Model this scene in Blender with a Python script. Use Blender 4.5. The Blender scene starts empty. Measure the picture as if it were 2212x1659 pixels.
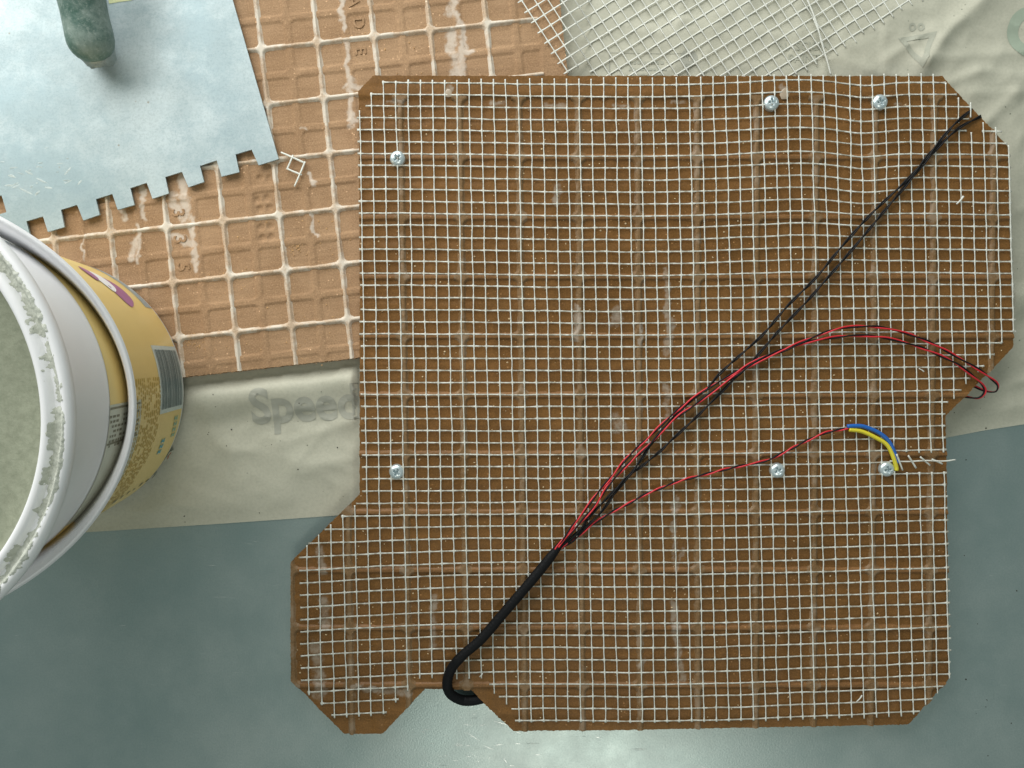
import bpy, bmesh, math, random
import numpy as np
from mathutils import Vector, Matrix

random.seed(7)
RNG = np.random.RandomState(11)
SC = bpy.context.scene
COL = SC.collection
MM = 0.001

# ------------------------------------------------------------------ camera
CAM_H = 0.319                     # height of the lens above the table
VIEW_W = 0.414                    # width of table seen
PX = VIEW_W / 2212.0              # metres of table for one unit of the layout grid (2212 x 1659)
cd = bpy.data.cameras.new('camera')
cam = bpy.data.objects.new('camera', cd)
COL.objects.link(cam)
cam.location = (0, 0, CAM_H)
cam.rotation_euler = (0, 0, 0)
cd.sensor_fit = 'HORIZONTAL'
cd.sensor_width = 36.0
cd.lens = 36.0 * CAM_H / VIEW_W
cd.clip_start = 0.01
cd.clip_end = 50
SC.camera = cam
SC.render.resolution_x = 1024
SC.render.resolution_y = 768

# ------------------------------------------------------------------ light
SC.view_settings.view_transform = 'Standard'
SC.view_settings.look = 'None'
SC.view_settings.exposure = 0.0
SC.view_settings.gamma = 1.0
w = bpy.data.worlds.new('World')
SC.world = w
w.use_nodes = True
w.node_tree.nodes['Background'].inputs[0].default_value = (0.80, 0.98, 0.93, 1)
w.node_tree.nodes['Background'].inputs[1].default_value = 0.27


def area(name, loc, target, sx, sy, power, col):
    l = bpy.data.lights.new(name, 'AREA')
    l.shape = 'RECTANGLE'
    l.size = sx
    l.size_y = sy
    l.energy = power
    l.color = col
    o = bpy.data.objects.new(name, l)
    COL.objects.link(o)
    o.location = loc
    d = Vector(target) - Vector(loc)
    o.rotation_euler = d.to_track_quat('-Z', 'Y').to_euler()
    return o


area('window_light', (-0.29, 0.50, 0.35), (-0.10, 0.05, 0), 0.90, 0.50, 7.4, (1.0, 0.985, 0.95))
area('ceiling_lamp', (0.12, -0.74, 1.25), (0.05, -0.15, 0), 0.40, 0.26, 2.7, (1.0, 0.93, 0.82))


# ------------------------------------------------------------------ helpers
def P(u, v, z=0.0):
    k = PX * (CAM_H - z) / CAM_H
    return Vector(((u - 1106.0) * k, -(v - 829.5) * k, z))


class Frame:
    """a plane with its own axes; pt(u, v, h) is the point of the plane lifted by h that stands at u, v of the layout"""
    def __init__(self, origin, rx=0.0, ry=0.0, rz=0.0):
        self.M = Matrix.Translation(origin) @ Matrix.Rotation(rz, 4, 'Z') @ Matrix.Rotation(ry, 4, 'Y') @ Matrix.Rotation(rx, 4, 'X')
        self.I = self.M.inverted()
        c = self.I @ Vector((0, 0, CAM_H))
        self.c = np.array(c)
        self.R = np.array(self.I.to_3x3())
        self.Mn = np.array(self.M)

    def pts(self, uv, h):
        uv = np.atleast_2d(np.asarray(uv, float))
        h = np.broadcast_to(np.asarray(h, float), (len(uv),))
        d = np.stack([(uv[:, 0] - 1106) * PX, -(uv[:, 1] - 829.5) * PX, np.full(len(uv), -CAM_H)], 1) @ self.R.T
        t = (h - self.c[2]) / d[:, 2]
        return self.c[None, :] + d * t[:, None]

    def pt(self, u, v, h=0.0):
        return Vector(self.pts([[u, v]], h)[0])

    def uv(self, xyz):
        q = np.concatenate([xyz, np.ones((len(xyz), 1))], 1) @ self.Mn.T
        k = CAM_H / (CAM_H - q[:, 2]) / PX
        return np.stack([q[:, 0] * k + 1106, -q[:, 1] * k + 829.5], 1)


def smooth(a, b, x):
    t = np.clip((x - a) / (b - a), 0, 1)
    return t * t * (3 - 2 * t)


_lat = {}


def vnoise(x, y, scale, seed=0):
    if seed not in _lat:
        _lat[seed] = np.random.RandomState(seed + 100).rand(256, 256)
    L = _lat[seed]
    fx = np.asarray(x) / scale + 500.3
    fy = np.asarray(y) / scale + 500.7
    ix = np.floor(fx).astype(int)
    iy = np.floor(fy).astype(int)
    tx = fx - ix
    ty = fy - iy
    tx = tx * tx * (3 - 2 * tx)
    ty = ty * ty * (3 - 2 * ty)
    a = L[ix % 256, iy % 256]
    b = L[(ix + 1) % 256, iy % 256]
    c = L[ix % 256, (iy + 1) % 256]
    d = L[(ix + 1) % 256, (iy + 1) % 256]
    return (a * (1 - tx) + b * tx) * (1 - ty) + (c * (1 - tx) + d * tx) * ty


def inside(poly, x, y):
    poly = np.asarray(poly, float)
    r = np.zeros(np.shape(x), bool)
    n = len(poly)
    for i in range(n):
        x1, y1 = poly[i]
        x2, y2 = poly[(i + 1) % n]
        c = ((y1 > y) != (y2 > y))
        r ^= c & (x < (x2 - x1) * (y - y1) / (y2 - y1 + 1e-15) + x1)
    return r


def nearest(poly, p):
    poly = np.asarray(poly, float)
    best = np.full(len(p), 1e9)
    out = p.copy()
    n = len(poly)
    for i in range(n):
        a = poly[i]
        b = poly[(i + 1) % n]
        ab = b - a
        t = np.clip(((p - a) @ ab) / (ab @ ab), 0, 1)
        q = a + t[:, None] * ab
        d = np.linalg.norm(p - q, axis=1)
        m = d < best
        best[m] = d[m]
        out[m] = q[m]
    return out, best


def seg_d(x, y, a, b):
    ax, ay = a
    bx, by = b
    dx, dy = bx - ax, by - ay
    t = np.clip(((x - ax) * dx + (y - ay) * dy) / (dx * dx + dy * dy + 1e-12), 0, 1)
    return np.hypot(x - ax - t * dx, y - ay - t * dy), t


def mesh_np(name, V, F, smooth_shade=True):
    me = bpy.data.meshes.new(name)
    V = np.asarray(V, float)
    me.from_pydata([tuple(p) for p in V.tolist()], [], F if isinstance(F, list) else F.tolist())
    if smooth_shade:
        me.polygons.foreach_set('use_smooth', [True] * len(me.polygons))
    me.update()
    return me


def link(name, me, m, parent=None):
    o = bpy.data.objects.new(name, me)
    COL.objects.link(o)
    if m is not None and me is not None:
        me.materials.clear()
        me.materials.append(m)
    if parent is not None:
        o.parent = parent
    return o


def tag(o, label, cat, group=None, kind=None):
    if label:
        o['label'] = label
    if cat:
        o['category'] = cat
    if group:
        o['group'] = group
    if kind:
        o['kind'] = kind
    return o


def thing(name, label, cat, M=None, group=None):
    o = bpy.data.objects.new(name, None)
    COL.objects.link(o)
    o.empty_display_size = 0.01
    if M is not None:
        o.matrix_world = M
    return tag(o, label, cat, group)


def tube(pts, rs, ru=None, sides=6, cap=True):
    """V, F of a tube along pts; rs half-width sideways, ru half-height"""
    p = np.asarray(pts, float)
    n = len(p)
    rs = np.broadcast_to(np.asarray(rs, float), (n,))
    ru = rs if ru is None else np.broadcast_to(np.asarray(ru, float), (n,))
    t = np.gradient(p, axis=0)
    t /= np.linalg.norm(t, axis=1)[:, None] + 1e-12
    up = np.tile(np.array([0, 0, 1.0]), (n, 1))
    bad = np.abs(t[:, 2]) > 0.97
    up[bad] = (0, 1, 0)
    s = np.cross(t, up)
    s /= np.linalg.norm(s, axis=1)[:, None]
    w_ = np.cross(s, t)
    V = []
    for k in range(sides):
        a = 2 * math.pi * k / sides
        V.append(p + s * (rs * math.cos(a))[:, None] + w_ * (ru * math.sin(a))[:, None])
    V = np.stack(V, 1).reshape(-1, 3)
    F = []
    for i in range(n - 1):
        for k in range(sides):
            k2 = (k + 1) % sides
            F.append((i * sides + k2, i * sides + k, (i + 1) * sides + k, (i + 1) * sides + k2))
    if cap:
        F.append(tuple(range(sides)))
        F.append(tuple((n - 1) * sides + k for k in reversed(range(sides))))
    return V, F


def join(parts):
    V = []
    F = []
    o = 0
    for v, f in parts:
        V.append(np.asarray(v))
        F += [tuple(i + o for i in q) for q in f]
        o += len(v)
    return np.concatenate(V), F


def spline(pts, step):
    """Catmull-Rom through the points, resampled at about step"""
    p = np.asarray(pts, float)
    q = np.vstack([2 * p[0] - p[1], p, 2 * p[-1] - p[-2]])
    out = []
    for i in range(1, len(q) - 2):
        n = max(2, int(np.linalg.norm(q[i + 1] - q[i]) / step))
        for t in np.arange(n) / n:
            out.append(0.5 * (2 * q[i] + (q[i + 1] - q[i - 1]) * t + (2 * q[i - 1] - 5 * q[i] + 4 * q[i + 1] - q[i + 2]) * t * t
                              + (3 * q[i] - q[i - 1] - 3 * q[i + 1] + q[i + 2]) * t ** 3))
    out.append(p[-1])
    return np.array(out)


def grid_mesh(name, X, Y, Z, keep, skirt=None, poly=None, snap=None, jag=0.0, attrs=None, only_near=None):
    """relief sheet over a regular grid; faces with keep; border moved onto poly; side walls down to skirt"""
    ny, nx = X.shape
    idx = np.arange(nx * ny).reshape(ny, nx)
    f = np.stack([idx[:-1, :-1], idx[:-1, 1:], idx[1:, 1:], idx[1:, :-1]], -1)[keep]
    e = np.concatenate([f[:, [0, 1]], f[:, [1, 2]], f[:, [2, 3]], f[:, [3, 0]]])
    es = np.sort(e, 1)
    key = es[:, 0].astype(np.int64) * (nx * ny) + es[:, 1]
    uq, inv, cnt = np.unique(key, return_inverse=True, return_counts=True)
    be = e[cnt[inv] == 1]
    V = np.stack([X.ravel(), Y.ravel(), Z.ravel()], 1)
    bv = np.unique(be)
    if poly is not None and len(bv):
        q, d = nearest(poly, V[bv, :2])
        m = d < snap
        j = (RNG.rand(len(bv), 2) - 0.5) * jag
        V[bv[m], :2] = (q + j)[m]
    used = np.unique(f)
    remap = np.full(nx * ny, -1)
    remap[used] = np.arange(len(used))
    Vn = V[used]
    F = remap[f].tolist()
    if skirt is not None:
        lo = Vn[remap[bv]].copy()
        lo[:, 2] = skirt
        low = np.full(nx * ny, -1)
        low[bv] = len(Vn) + np.arange(len(bv))
        F += np.stack([remap[be[:, 1]], remap[be[:, 0]], low[be[:, 0]], low[be[:, 1]]], 1).tolist()
        Vn = np.concatenate([Vn, lo])
    me = mesh_np(name, Vn, F)
    if attrs:
        for an, A in attrs.items():
            at = me.attributes.new(an, 'FLOAT', 'POINT')
            vals = np.zeros(len(Vn))
            vals[:len(used)] = A.ravel()[used]
            at.data.foreach_set('value', vals)
    if skirt is not None:
        me.set_sharp_from_angle(angle=math.radians(50))
    return me


def lathe(profile, n=128, a0=0.0, a1=2 * math.pi):
    full = abs(a1 - a0 - 2 * math.pi) < 1e-6
    m = len(profile)
    ang = a0 + (a1 - a0) * np.arange(n if full else n + 1) / n
    V = [(r * math.cos(a), r * math.sin(a), z) for a in ang for r, z in profile]
    F = []
    k = len(ang)
    for i in range(n):
        j = (i + 1) % k
        for q in range(m - 1):
            F.append((i * m + q, j * m + q, j * m + q + 1, i * m + q + 1))
    return np.array(V), F


def text_mesh(body, size, offset=0.0, extrude=0.0):
    cu = bpy.data.curves.new('lettering', 'FONT')
    cu.body = body
    cu.size = size
    cu.offset = offset
    cu.extrude = extrude
    cu.resolution_u = 4
    cu.align_x = 'CENTER'
    cu.align_y = 'CENTER'
    o = bpy.data.objects.new('lettering_tmp', cu)
    me = bpy.data.meshes.new_from_object(o)
    bpy.data.objects.remove(o)
    bpy.data.curves.remove(cu)
    return me


# ------------------------------------------------------------------ materials
class NT:
    def __init__(self, name):
        self.m = bpy.data.materials.new(name)
        self.m.use_nodes = True
        self.t = self.m.node_tree
        self.b = self.t.nodes['Principled BSDF']
        tc = self.t.nodes.new('ShaderNodeTexCoord')
        self.co = tc.outputs['Object']

    def n(self, kind, **kw):
        x = self.t.nodes.new(kind)
        for k, v in kw.items():
            setattr(x, k, v)
        return x

    def link(self, a, b):
        self.t.links.new(a, b)

    def noise(self, scale, detail=4, rough=0.55, stretch=None, rot=0.0, dist=0.0):
        co = self.co
        if stretch or rot:
            mp = self.n('ShaderNodeMapping')
            mp.inputs['Scale'].default_value = stretch or (1, 1, 1)
            mp.inputs['Rotation'].default_value = (0, 0, rot)
            self.link(co, mp.inputs[0])
            co = mp.outputs[0]
        x = self.n('ShaderNodeTexNoise')
        x.inputs['Scale'].default_value = scale
        x.inputs['Detail'].default_value = detail
        x.inputs['Roughness'].default_value = rough
        x.inputs['Distortion'].default_value = dist
        self.link(co, x.inputs['Vector'])
        return x.outputs['Fac']

    def vor(self, scale, feature='F1'):
        x = self.n('ShaderNodeTexVoronoi', feature=feature)
        x.inputs['Scale'].default_value = scale
        self.link(self.co, x.inputs['Vector'])
        return x.outputs['Distance']

    def ramp(self, fac, stops):
        r = self.n('ShaderNodeValToRGB')
        els = r.color_ramp.elements
        while len(els) < len(stops):
            els.new(0.5)
        for e, (p, c) in zip(els, stops):
            e.position = p
            e.color = c if len(c) == 4 else (*c, 1)
        self.link(fac, r.inputs[0])
        return r.outputs[0]

    def step(self, fac, a, b, lo=0.0, hi=1.0):
        r = self.n('ShaderNodeMapRange', interpolation_type='SMOOTHSTEP')
        r.inputs[1].default_value = a
        r.inputs[2].default_value = b
        r.inputs[3].default_value = lo
        r.inputs[4].default_value = hi
        self.link(fac, r.inputs[0])
        return r.outputs[0]

    def math(self, op, a, b):
        x = self.n('ShaderNodeMath', operation=op)
        for i, s in enumerate((a, b)):
            if isinstance(s, (int, float)):
                x.inputs[i].default_value = s
            else:
                self.link(s, x.inputs[i])
        return x.outputs[0]

    def mix(self, fac, a, b, blend='MIX'):
        x = self.n('ShaderNodeMix', data_type='RGBA', blend_type=blend)
        for s, i in ((fac, 0), (a, 6), (b, 7)):
            if isinstance(s, (int, float)):
                x.inputs[i].default_value = s
            elif isinstance(s, tuple):
                x.inputs[i].default_value = s if len(s) == 4 else (*s, 1)
            else:
                self.link(s, x.inputs[i])
        return x.outputs[2]

    def attr(self, name):
        a = self.n('ShaderNodeAttribute', attribute_name=name)
        return a.outputs['Fac']

    def bump(self, h, strength=0.3, dist=0.0003, normal=None):
        x = self.n('ShaderNodeBump')
        x.inputs['Strength'].default_value = strength
        x.inputs['Distance'].default_value = dist
        self.link(h, x.inputs['Height'])
        if normal is not None:
            self.link(normal, x.inputs['Normal'])
        self.link(x.outputs[0], self.b.inputs['Normal'])
        return x.outputs[0]

    def out(self, col, rough=0.6, metal=0.0, spec=0.5):
        if isinstance(col, tuple):
            self.b.inputs['Base Color'].default_value = (*col, 1)
        else:
            self.link(col, self.b.inputs['Base Color'])
        if isinstance(rough, (int, float)):
            self.b.inputs['Roughness'].default_value = rough
        else:
            self.link(rough, self.b.inputs['Roughness'])
        self.b.inputs['Metallic'].default_value = metal
        self.b.inputs['Specular IOR Level'].default_value = spec
        return self.m


def plain(name, col, rough=0.5, metal=0.0, spec=0.5, var=0.15, scale=300):
    k = NT(name)
    n = k.noise(scale, 3)
    c = k.mix(n, tuple(x * (1 - var) for x in col), tuple(min(1, x * (1 + var)) for x in col))
    return k.out(c, rough, metal, spec)


def clay(name, a, b, rough, spec, stain_col=None, pale=0.0, pale_col=(0.7, 0.66, 0.6), grain=0.35):
    k = NT(name)
    big = k.noise(45, 5, 0.6)
    fine = k.noise(1800, 3, 0.7)
    streak = k.noise(260, 3, 0.6, stretch=(0.25, 2.2, 1))
    c = k.mix(k.step(big, 0.3, 0.7), a, b)
    c = k.mix(k.math('MULTIPLY', k.step(streak, 0.42, 0.7), 0.35), c, tuple(x * 0.72 for x in a))
    c = k.mix(k.math('MULTIPLY', k.step(fine, 0.48, 0.72), 0.5), c, tuple(min(1, x * 1.5) for x in b))
    c = k.mix(k.math('MULTIPLY', k.step(fine, 0.48, 0.28), 0.5), c, tuple(x * 0.55 for x in a))
    sp = k.vor(420)
    sp2 = k.noise(70, 2)
    c = k.mix(k.math('MULTIPLY', k.step(sp, 0.16, 0.06), k.step(sp2, 0.45, 0.62)), c, tuple(min(1, x * 1.9 + 0.03) for x in b))
    if pale:
        pn = k.noise(120, 5, 0.65)
        c = k.mix(k.step(pn, 0.62 - pale * 0.4, 0.80 - pale * 0.4, 0, 0.97), c, pale_col)
    if stain_col:
        s = k.attr('stain')
        nz = k.noise(230, 6, 0.72)
        f = k.math('ADD', s, k.math('MULTIPLY', k.math('SUBTRACT', nz, 0.5), 1.9))
        c = k.mix(k.step(f, 0.25, 1.2, 0, 0.75), c, stain_col)
    k.bump(k.math('ADD', fine, k.math('MULTIPLY', k.noise(700, 3), 1.2)), grain, 0.0002)
    return k.out(c, rough, 0, spec)


M_rear = clay('fired_clay', (0.305, 0.187, 0.102), (0.385, 0.246, 0.142), 0.85, 0.2, (0.64, 0.57, 0.49))
M_rear_rib = clay('whitened_clay', (0.47, 0.345, 0.235), (0.55, 0.43, 0.315), 0.85, 0.2, (0.74, 0.70, 0.63), pale=0.5, pale_col=(0.66, 0.60, 0.51))
M_main = clay('primed_clay', (0.156, 0.074, 0.020), (0.208, 0.100, 0.029), 0.50, 0.2, (0.42, 0.36, 0.29), grain=0.22)
M_main_vrib = clay('smeared_clay', (0.172, 0.094, 0.034), (0.225, 0.138, 0.066), 0.5, 0.3, (0.45, 0.40, 0.34), pale=0.30, pale_col=(0.275, 0.195, 0.125), grain=0.2)
M_main_hrib = clay('ridge_clay', (0.18, 0.087, 0.027), (0.235, 0.115, 0.040), 0.5, 0.3, (0.45, 0.40, 0.34), grain=0.2)


def mat_table():
    k = NT('scuffed_steel')
    big = k.noise(11, 5, 0.65)
    mid = k.noise(60, 4, 0.65)
    grain = k.noise(1400, 2, 0.8)
    scr = k.noise(130, 4, 0.75, stretch=(0.22, 2.2, 1), rot=math.radians(-12))
    scr2 = k.noise(300, 3, 0.75, stretch=(0.16, 2.6, 1), rot=math.radians(10))
    scr3 = k.noise(240, 3, 0.75, stretch=(2.2, 0.12, 1), rot=math.radians(25))
    c = k.mix(k.step(big, 0.3, 0.7), (0.31, 0.395, 0.385), (0.40, 0.465, 0.45))
    c = k.mix(k.step(mid, 0.45, 0.8, 0, 0.2), c, (0.46, 0.52, 0.51))
    c = k.mix(k.step(grain, 0.35, 0.7, 0, 0.35), c, (0.25, 0.33, 0.33))
    f1 = k.step(scr, 0.66, 0.76, 0, 0.55)
    f2 = k.step(scr2, 0.70, 0.78, 0, 0.7)
    f3 = k.step(scr3, 0.74, 0.82, 0, 0.4)
    c = k.mix(f1, c, (0.55, 0.60, 0.58))
    c = k.mix(f2, c, (0.72, 0.75, 0.73))
    c = k.mix(f3, c, (0.62, 0.66, 0.64))
    r = k.step(k.math('ADD', k.math('MULTIPLY', big, 0.6), k.math('MULTIPLY', mid, 0.4)), 0.3, 0.7, 0.30, 0.42)
    h = k.math('ADD', k.math('ADD', f1, f2), k.math('MULTIPLY', grain, 0.7))
    k.bump(h, 0.5, 0.00012)
    return k.out(c, r, 0.72, 0.5)


def mat_paper():
    k = NT('wrapping_paper')
    big = k.noise(22, 4, 0.6)
    fib = k.noise(900, 4, 0.7)
    sp = k.vor(230)
    gate = k.noise(60, 2)
    c = k.mix(big, (0.45, 0.445, 0.36), (0.53, 0.525, 0.43))
    c = k.mix(k.step(fib, 0.35, 0.75, 0, 0.30), c, (0.30, 0.305, 0.24))
    c = k.mix(k.math('MULTIPLY', k.step(sp, 0.10, 0.03), k.step(gate, 0.5, 0.6)), c, (0.16, 0.17, 0.13))
    k.bump(k.math('ADD', fib, k.math('MULTIPLY', k.noise(150, 3), 1.5)), 0.18, 0.0003)
    return k.out(c, 0.62, 0, 0.35)


def mat_steel(name, a, b, dust=None, rough=(0.3, 0.5), metal=0.8):
    k = NT(name)
    big = k.noise(28, 5, 0.65)
    br = k.noise(200, 3, 0.6, stretch=(0.12, 1.5, 1), rot=math.radians(17))
    sc = k.noise(260, 3, 0.75, stretch=(1.8, 0.10, 1), rot=math.radians(-20))
    g = k.noise(1300, 2, 0.8)
    c = k.mix(k.step(big, 0.3, 0.7), a, b)
    if dust:
        d = k.noise(30, 7, 0.72)
        c = k.mix(k.step(d, 0.40, 0.68, 0, 0.85), c, dust)
        c = k.mix(k.step(g, 0.42, 0.68, 0, 0.30), c, tuple(x * 0.72 for x in a))
        c = k.mix(k.step(sc, 0.68, 0.80, 0, 0.35), c, tuple(min(1, x * 1.25) for x in dust))
        c = k.mix(k.step(k.vor(75), 0.045, 0.02, 0, 0.6), c, (0.22, 0.17, 0.10))
    k.bump(k.math('ADD', br, k.math('MULTIPLY', g, 0.7)), 0.16, 0.0002)
    r = k.step(big, 0.3, 0.7, rough[0], rough[1])
    return k.out(c, r, metal, 0.5)


def mat_strand():
    k = NT('glass_fibre')
    n = k.noise(500, 4, 0.7)
    c = k.mix(n, (0.60, 0.61, 0.55), (0.80, 0.81, 0.75))
    k.bump(k.noise(1500, 3, 0.7), 0.4, 0.0003)
    k.b.inputs['Transmission Weight'].default_value = 0.0
    return k.out(c, 0.42, 0, 0.5)


def mat_strand_flat():
    k = NT('resin_fibre')
    n = k.noise(420, 4, 0.7)
    c = k.mix(k.step(n, 0.35, 0.68), (0.34, 0.32, 0.26), (0.74, 0.75, 0.69))
    k.bump(k.noise(1500, 3, 0.7), 0.4, 0.0003)
    return k.out(c, 0.42, 0, 0.5)


def mat_handle():
    k = NT('green_handle_paint')
    n = k.noise(55, 7, 0.75)
    g = k.noise(900, 3, 0.7)
    c = k.mix(k.step(k.noise(30, 3), 0.35, 0.65), (0.022, 0.075, 0.058), (0.05, 0.125, 0.10))
    c = k.mix(k.step(n, 0.36, 0.68, 0, 0.85), c, (0.27, 0.34, 0.315))
    c = k.mix(k.step(g, 0.5, 0.7, 0, 0.35), c, (0.40, 0.46, 0.43))
    k.bump(k.math('ADD', n, k.math('MULTIPLY', g, 0.5)), 0.3, 0.0005)
    return k.out(c, k.step(n, 0.35, 0.7, 0.32, 0.75), 0, 0.45)


def mat_mortar(name, a, b, bs=0.8):
    k = NT(name)
    n = k.noise(380, 6, 0.75)
    big = k.noise(45, 4)
    c = k.mix(k.step(n, 0.3, 0.7), a, b)
    c = k.mix(k.step(big, 0.4, 0.7, 0, 0.4), c, tuple(x * 0.75 for x in a))
    k.bump(n, bs, 0.0008)
    return k.out(c, 0.95, 0, 0.1)


M_table = mat_table()
M_paper = mat_paper()
M_blade = mat_steel('trowel_steel', (0.26, 0.345, 0.37), (0.34, 0.42, 0.44), (0.45, 0.52, 0.53), (0.36, 0.6), 0.4)
M_strand = mat_strand()
M_strand2 = mat_strand_flat()
M_handle = mat_handle()
M_white = plain('white_plastic', (0.88, 0.88, 0.90), 0.35, 0, 0.5, 0.04, 60)
M_yellow = plain('yellow_label', (0.82, 0.62, 0.24), 0.32, 0, 0.5, 0.10, 30)
M_panel = plain('pale_print', (0.56, 0.57, 0.47), 0.4, 0, 0.5, 0.08)
M_barwhite = plain('barcode_ground', (0.60, 0.68, 0.66), 0.4)
M_barink = plain('barcode_ink', (0.10, 0.15, 0.16), 0.45)
M_ink = plain('label_ink', (0.56, 0.39, 0.09), 0.5)
M_inkdark = plain('dark_label_ink', (0.20, 0.19, 0.13), 0.5)
M_inkblue = plain('blue_label_ink', (0.09, 0.42, 0.52), 0.45)
M_inkteal = plain('teal_label_ink', (0.30, 0.50, 0.36), 0.45)
M_inkred = plain('red_label_ink', (0.40, 0.10, 0.05), 0.45)
M_purple = plain('purple_print', (0.36, 0.14, 0.30), 0.4)
M_pictwhite = plain('white_print', (0.85, 0.85, 0.88), 0.4)
M_greyblue_sheen = plain('grey_blue_sheen', (0.32, 0.38, 0.40), 0.4)
M_mortar = mat_mortar('dried_mortar', (0.50, 0.52, 0.45), (0.68, 0.70, 0.63), 0.8)
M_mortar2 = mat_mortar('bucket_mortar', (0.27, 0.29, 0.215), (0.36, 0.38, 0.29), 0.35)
M_print = plain('grey_print_and_sheen', (0.355, 0.36, 0.305), 0.6, 0, 0.3)
M_print2 = plain('faint_green_print', (0.39, 0.40, 0.33), 0.6, 0, 0.3)
M_print3 = plain('green_print', (0.33, 0.39, 0.31), 0.6, 0, 0.3)
M_black = plain('black_insulation', (0.006, 0.006, 0.007), 0.5, 0, 0.25)
M_sleeve = NT('black_sleeving')
M_sleeve.bump(M_sleeve.noise(1100, 2), 0.5, 0.0004)
M_sleeve = M_sleeve.out((0.004, 0.0045, 0.0055), 0.6, 0, 0.2)
M_red = plain('red_insulation', (0.62, 0.022, 0.035), 0.35)
M_blue = plain('blue_insulation', (0.012, 0.12, 0.46), 0.35, 0, 0.5, 0.05)
M_yel = plain('yellow_insulation', (0.72, 0.62, 0.035), 0.35, 0, 0.5, 0.05)
M_screw = mat_steel('zinc_screw', (0.60, 0.70, 0.73), (0.74, 0.81, 0.83), None, (0.25, 0.38), 0.6)
M_glue = plain('pale_glue', (0.40, 0.32, 0.235), 0.35, 0, 0.5, 0.15)
M_crumb = plain('clay_crumb', (0.50, 0.31, 0.15), 0.9, 0, 0.2, 0.3, 900)
M_chip = plain('pale_chip', (0.66, 0.50, 0.30), 0.8, 0, 0.2, 0.35, 900)
M_sticker = plain('yellow_green_sticker', (0.62, 0.66, 0.36), 0.45)

# ------------------------------------------------------------------ setting: steel table
me = bpy.data.meshes.new('table')
T = 0.9
me.from_pydata([(-T, -T, 0), (T, -T, 0), (T, T, 0), (-T, T, 0)], [], [(0, 1, 2, 3)])
o = link('table', me, M_table)
tag(o, 'scuffed grey steel table top under everything', 'table', kind='structure')

tab = o
M_scratch_glint = plain('scratch_glint', (0.62, 0.66, 0.65), 0.25, 0.6, 0.5)  # scratches in the steel, their glints put into a brighter base colour
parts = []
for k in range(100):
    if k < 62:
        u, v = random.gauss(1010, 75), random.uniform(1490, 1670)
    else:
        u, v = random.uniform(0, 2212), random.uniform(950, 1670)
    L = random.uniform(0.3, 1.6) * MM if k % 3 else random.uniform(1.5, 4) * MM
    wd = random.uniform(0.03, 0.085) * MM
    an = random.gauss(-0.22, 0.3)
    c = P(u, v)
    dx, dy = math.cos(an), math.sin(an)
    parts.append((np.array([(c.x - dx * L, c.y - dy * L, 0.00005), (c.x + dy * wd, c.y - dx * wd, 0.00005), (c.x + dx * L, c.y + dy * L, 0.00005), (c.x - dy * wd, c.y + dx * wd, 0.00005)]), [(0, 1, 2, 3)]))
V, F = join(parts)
sc_o = link('scratch_glints', mesh_np('scratch_glints', V, F, False), M_scratch_glint, tab)
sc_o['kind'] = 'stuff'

# ------------------------------------------------------------------ wrapping paper
PAPER_EDGE = [(-300, 1172), (180, 1150), (480, 1131), (775, 1110), (1200, 1058), (1700, 992), (2040, 946), (2130, 929), (2300, 903)]
PAPER = PAPER_EDGE + [(2300, -260), (-300, -260)]
RIDGES = [  # (a, b, half-width, height in mm) of the creases, along the sheet
    ((2150, -30), (2028, 88), 26, 2.6), ((2028, 88), (1994, 140), 16, 2.2), ((1975, 92), (1996, 142), 10, 1.4),
    ((1880, 150), (2010, 66), 14, 1.1), ((2000, 132), (2260, 112), 22, 1.7), ((2040, 185), (2110, 156), 14, 1.6),
    ((2110, 158), (2250, 170), 18, 1.3), ((2090, 205), (2190, 202), 16, 1.3), ((2188, 203), (2128, 265), 16, 1.4),
    ((2200, 290), (2190, 420), 14, 0.9), ((2186, 460), (2260, 430), 16, 1.0), ((1800, 120), (1930, 70), 20, 1.0),
    ((1880, 20), (2000, 30), 26, 1.1), ((1400, 60), (1560, 30), 18, 0.8), ((1290, 120), (1480, 90), 18, 0.9),
    ((2148, 838), (2290, 796), 13, 1.6), ((2080, 900), (2260, 862), 18, 0.9), ((2195, 560), (2260, 700), 22, 1.0),
    ((560, 905), (700, 872), 12, 0.8), ((600, 960), (775, 905), 18, 0.9), ((470, 900), (520, 1040), 30, 0.9),
    ((640, 1010), (775, 985), 22, 0.8), ((700, 935), (640, 1000), 14, 0.6),
]


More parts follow.
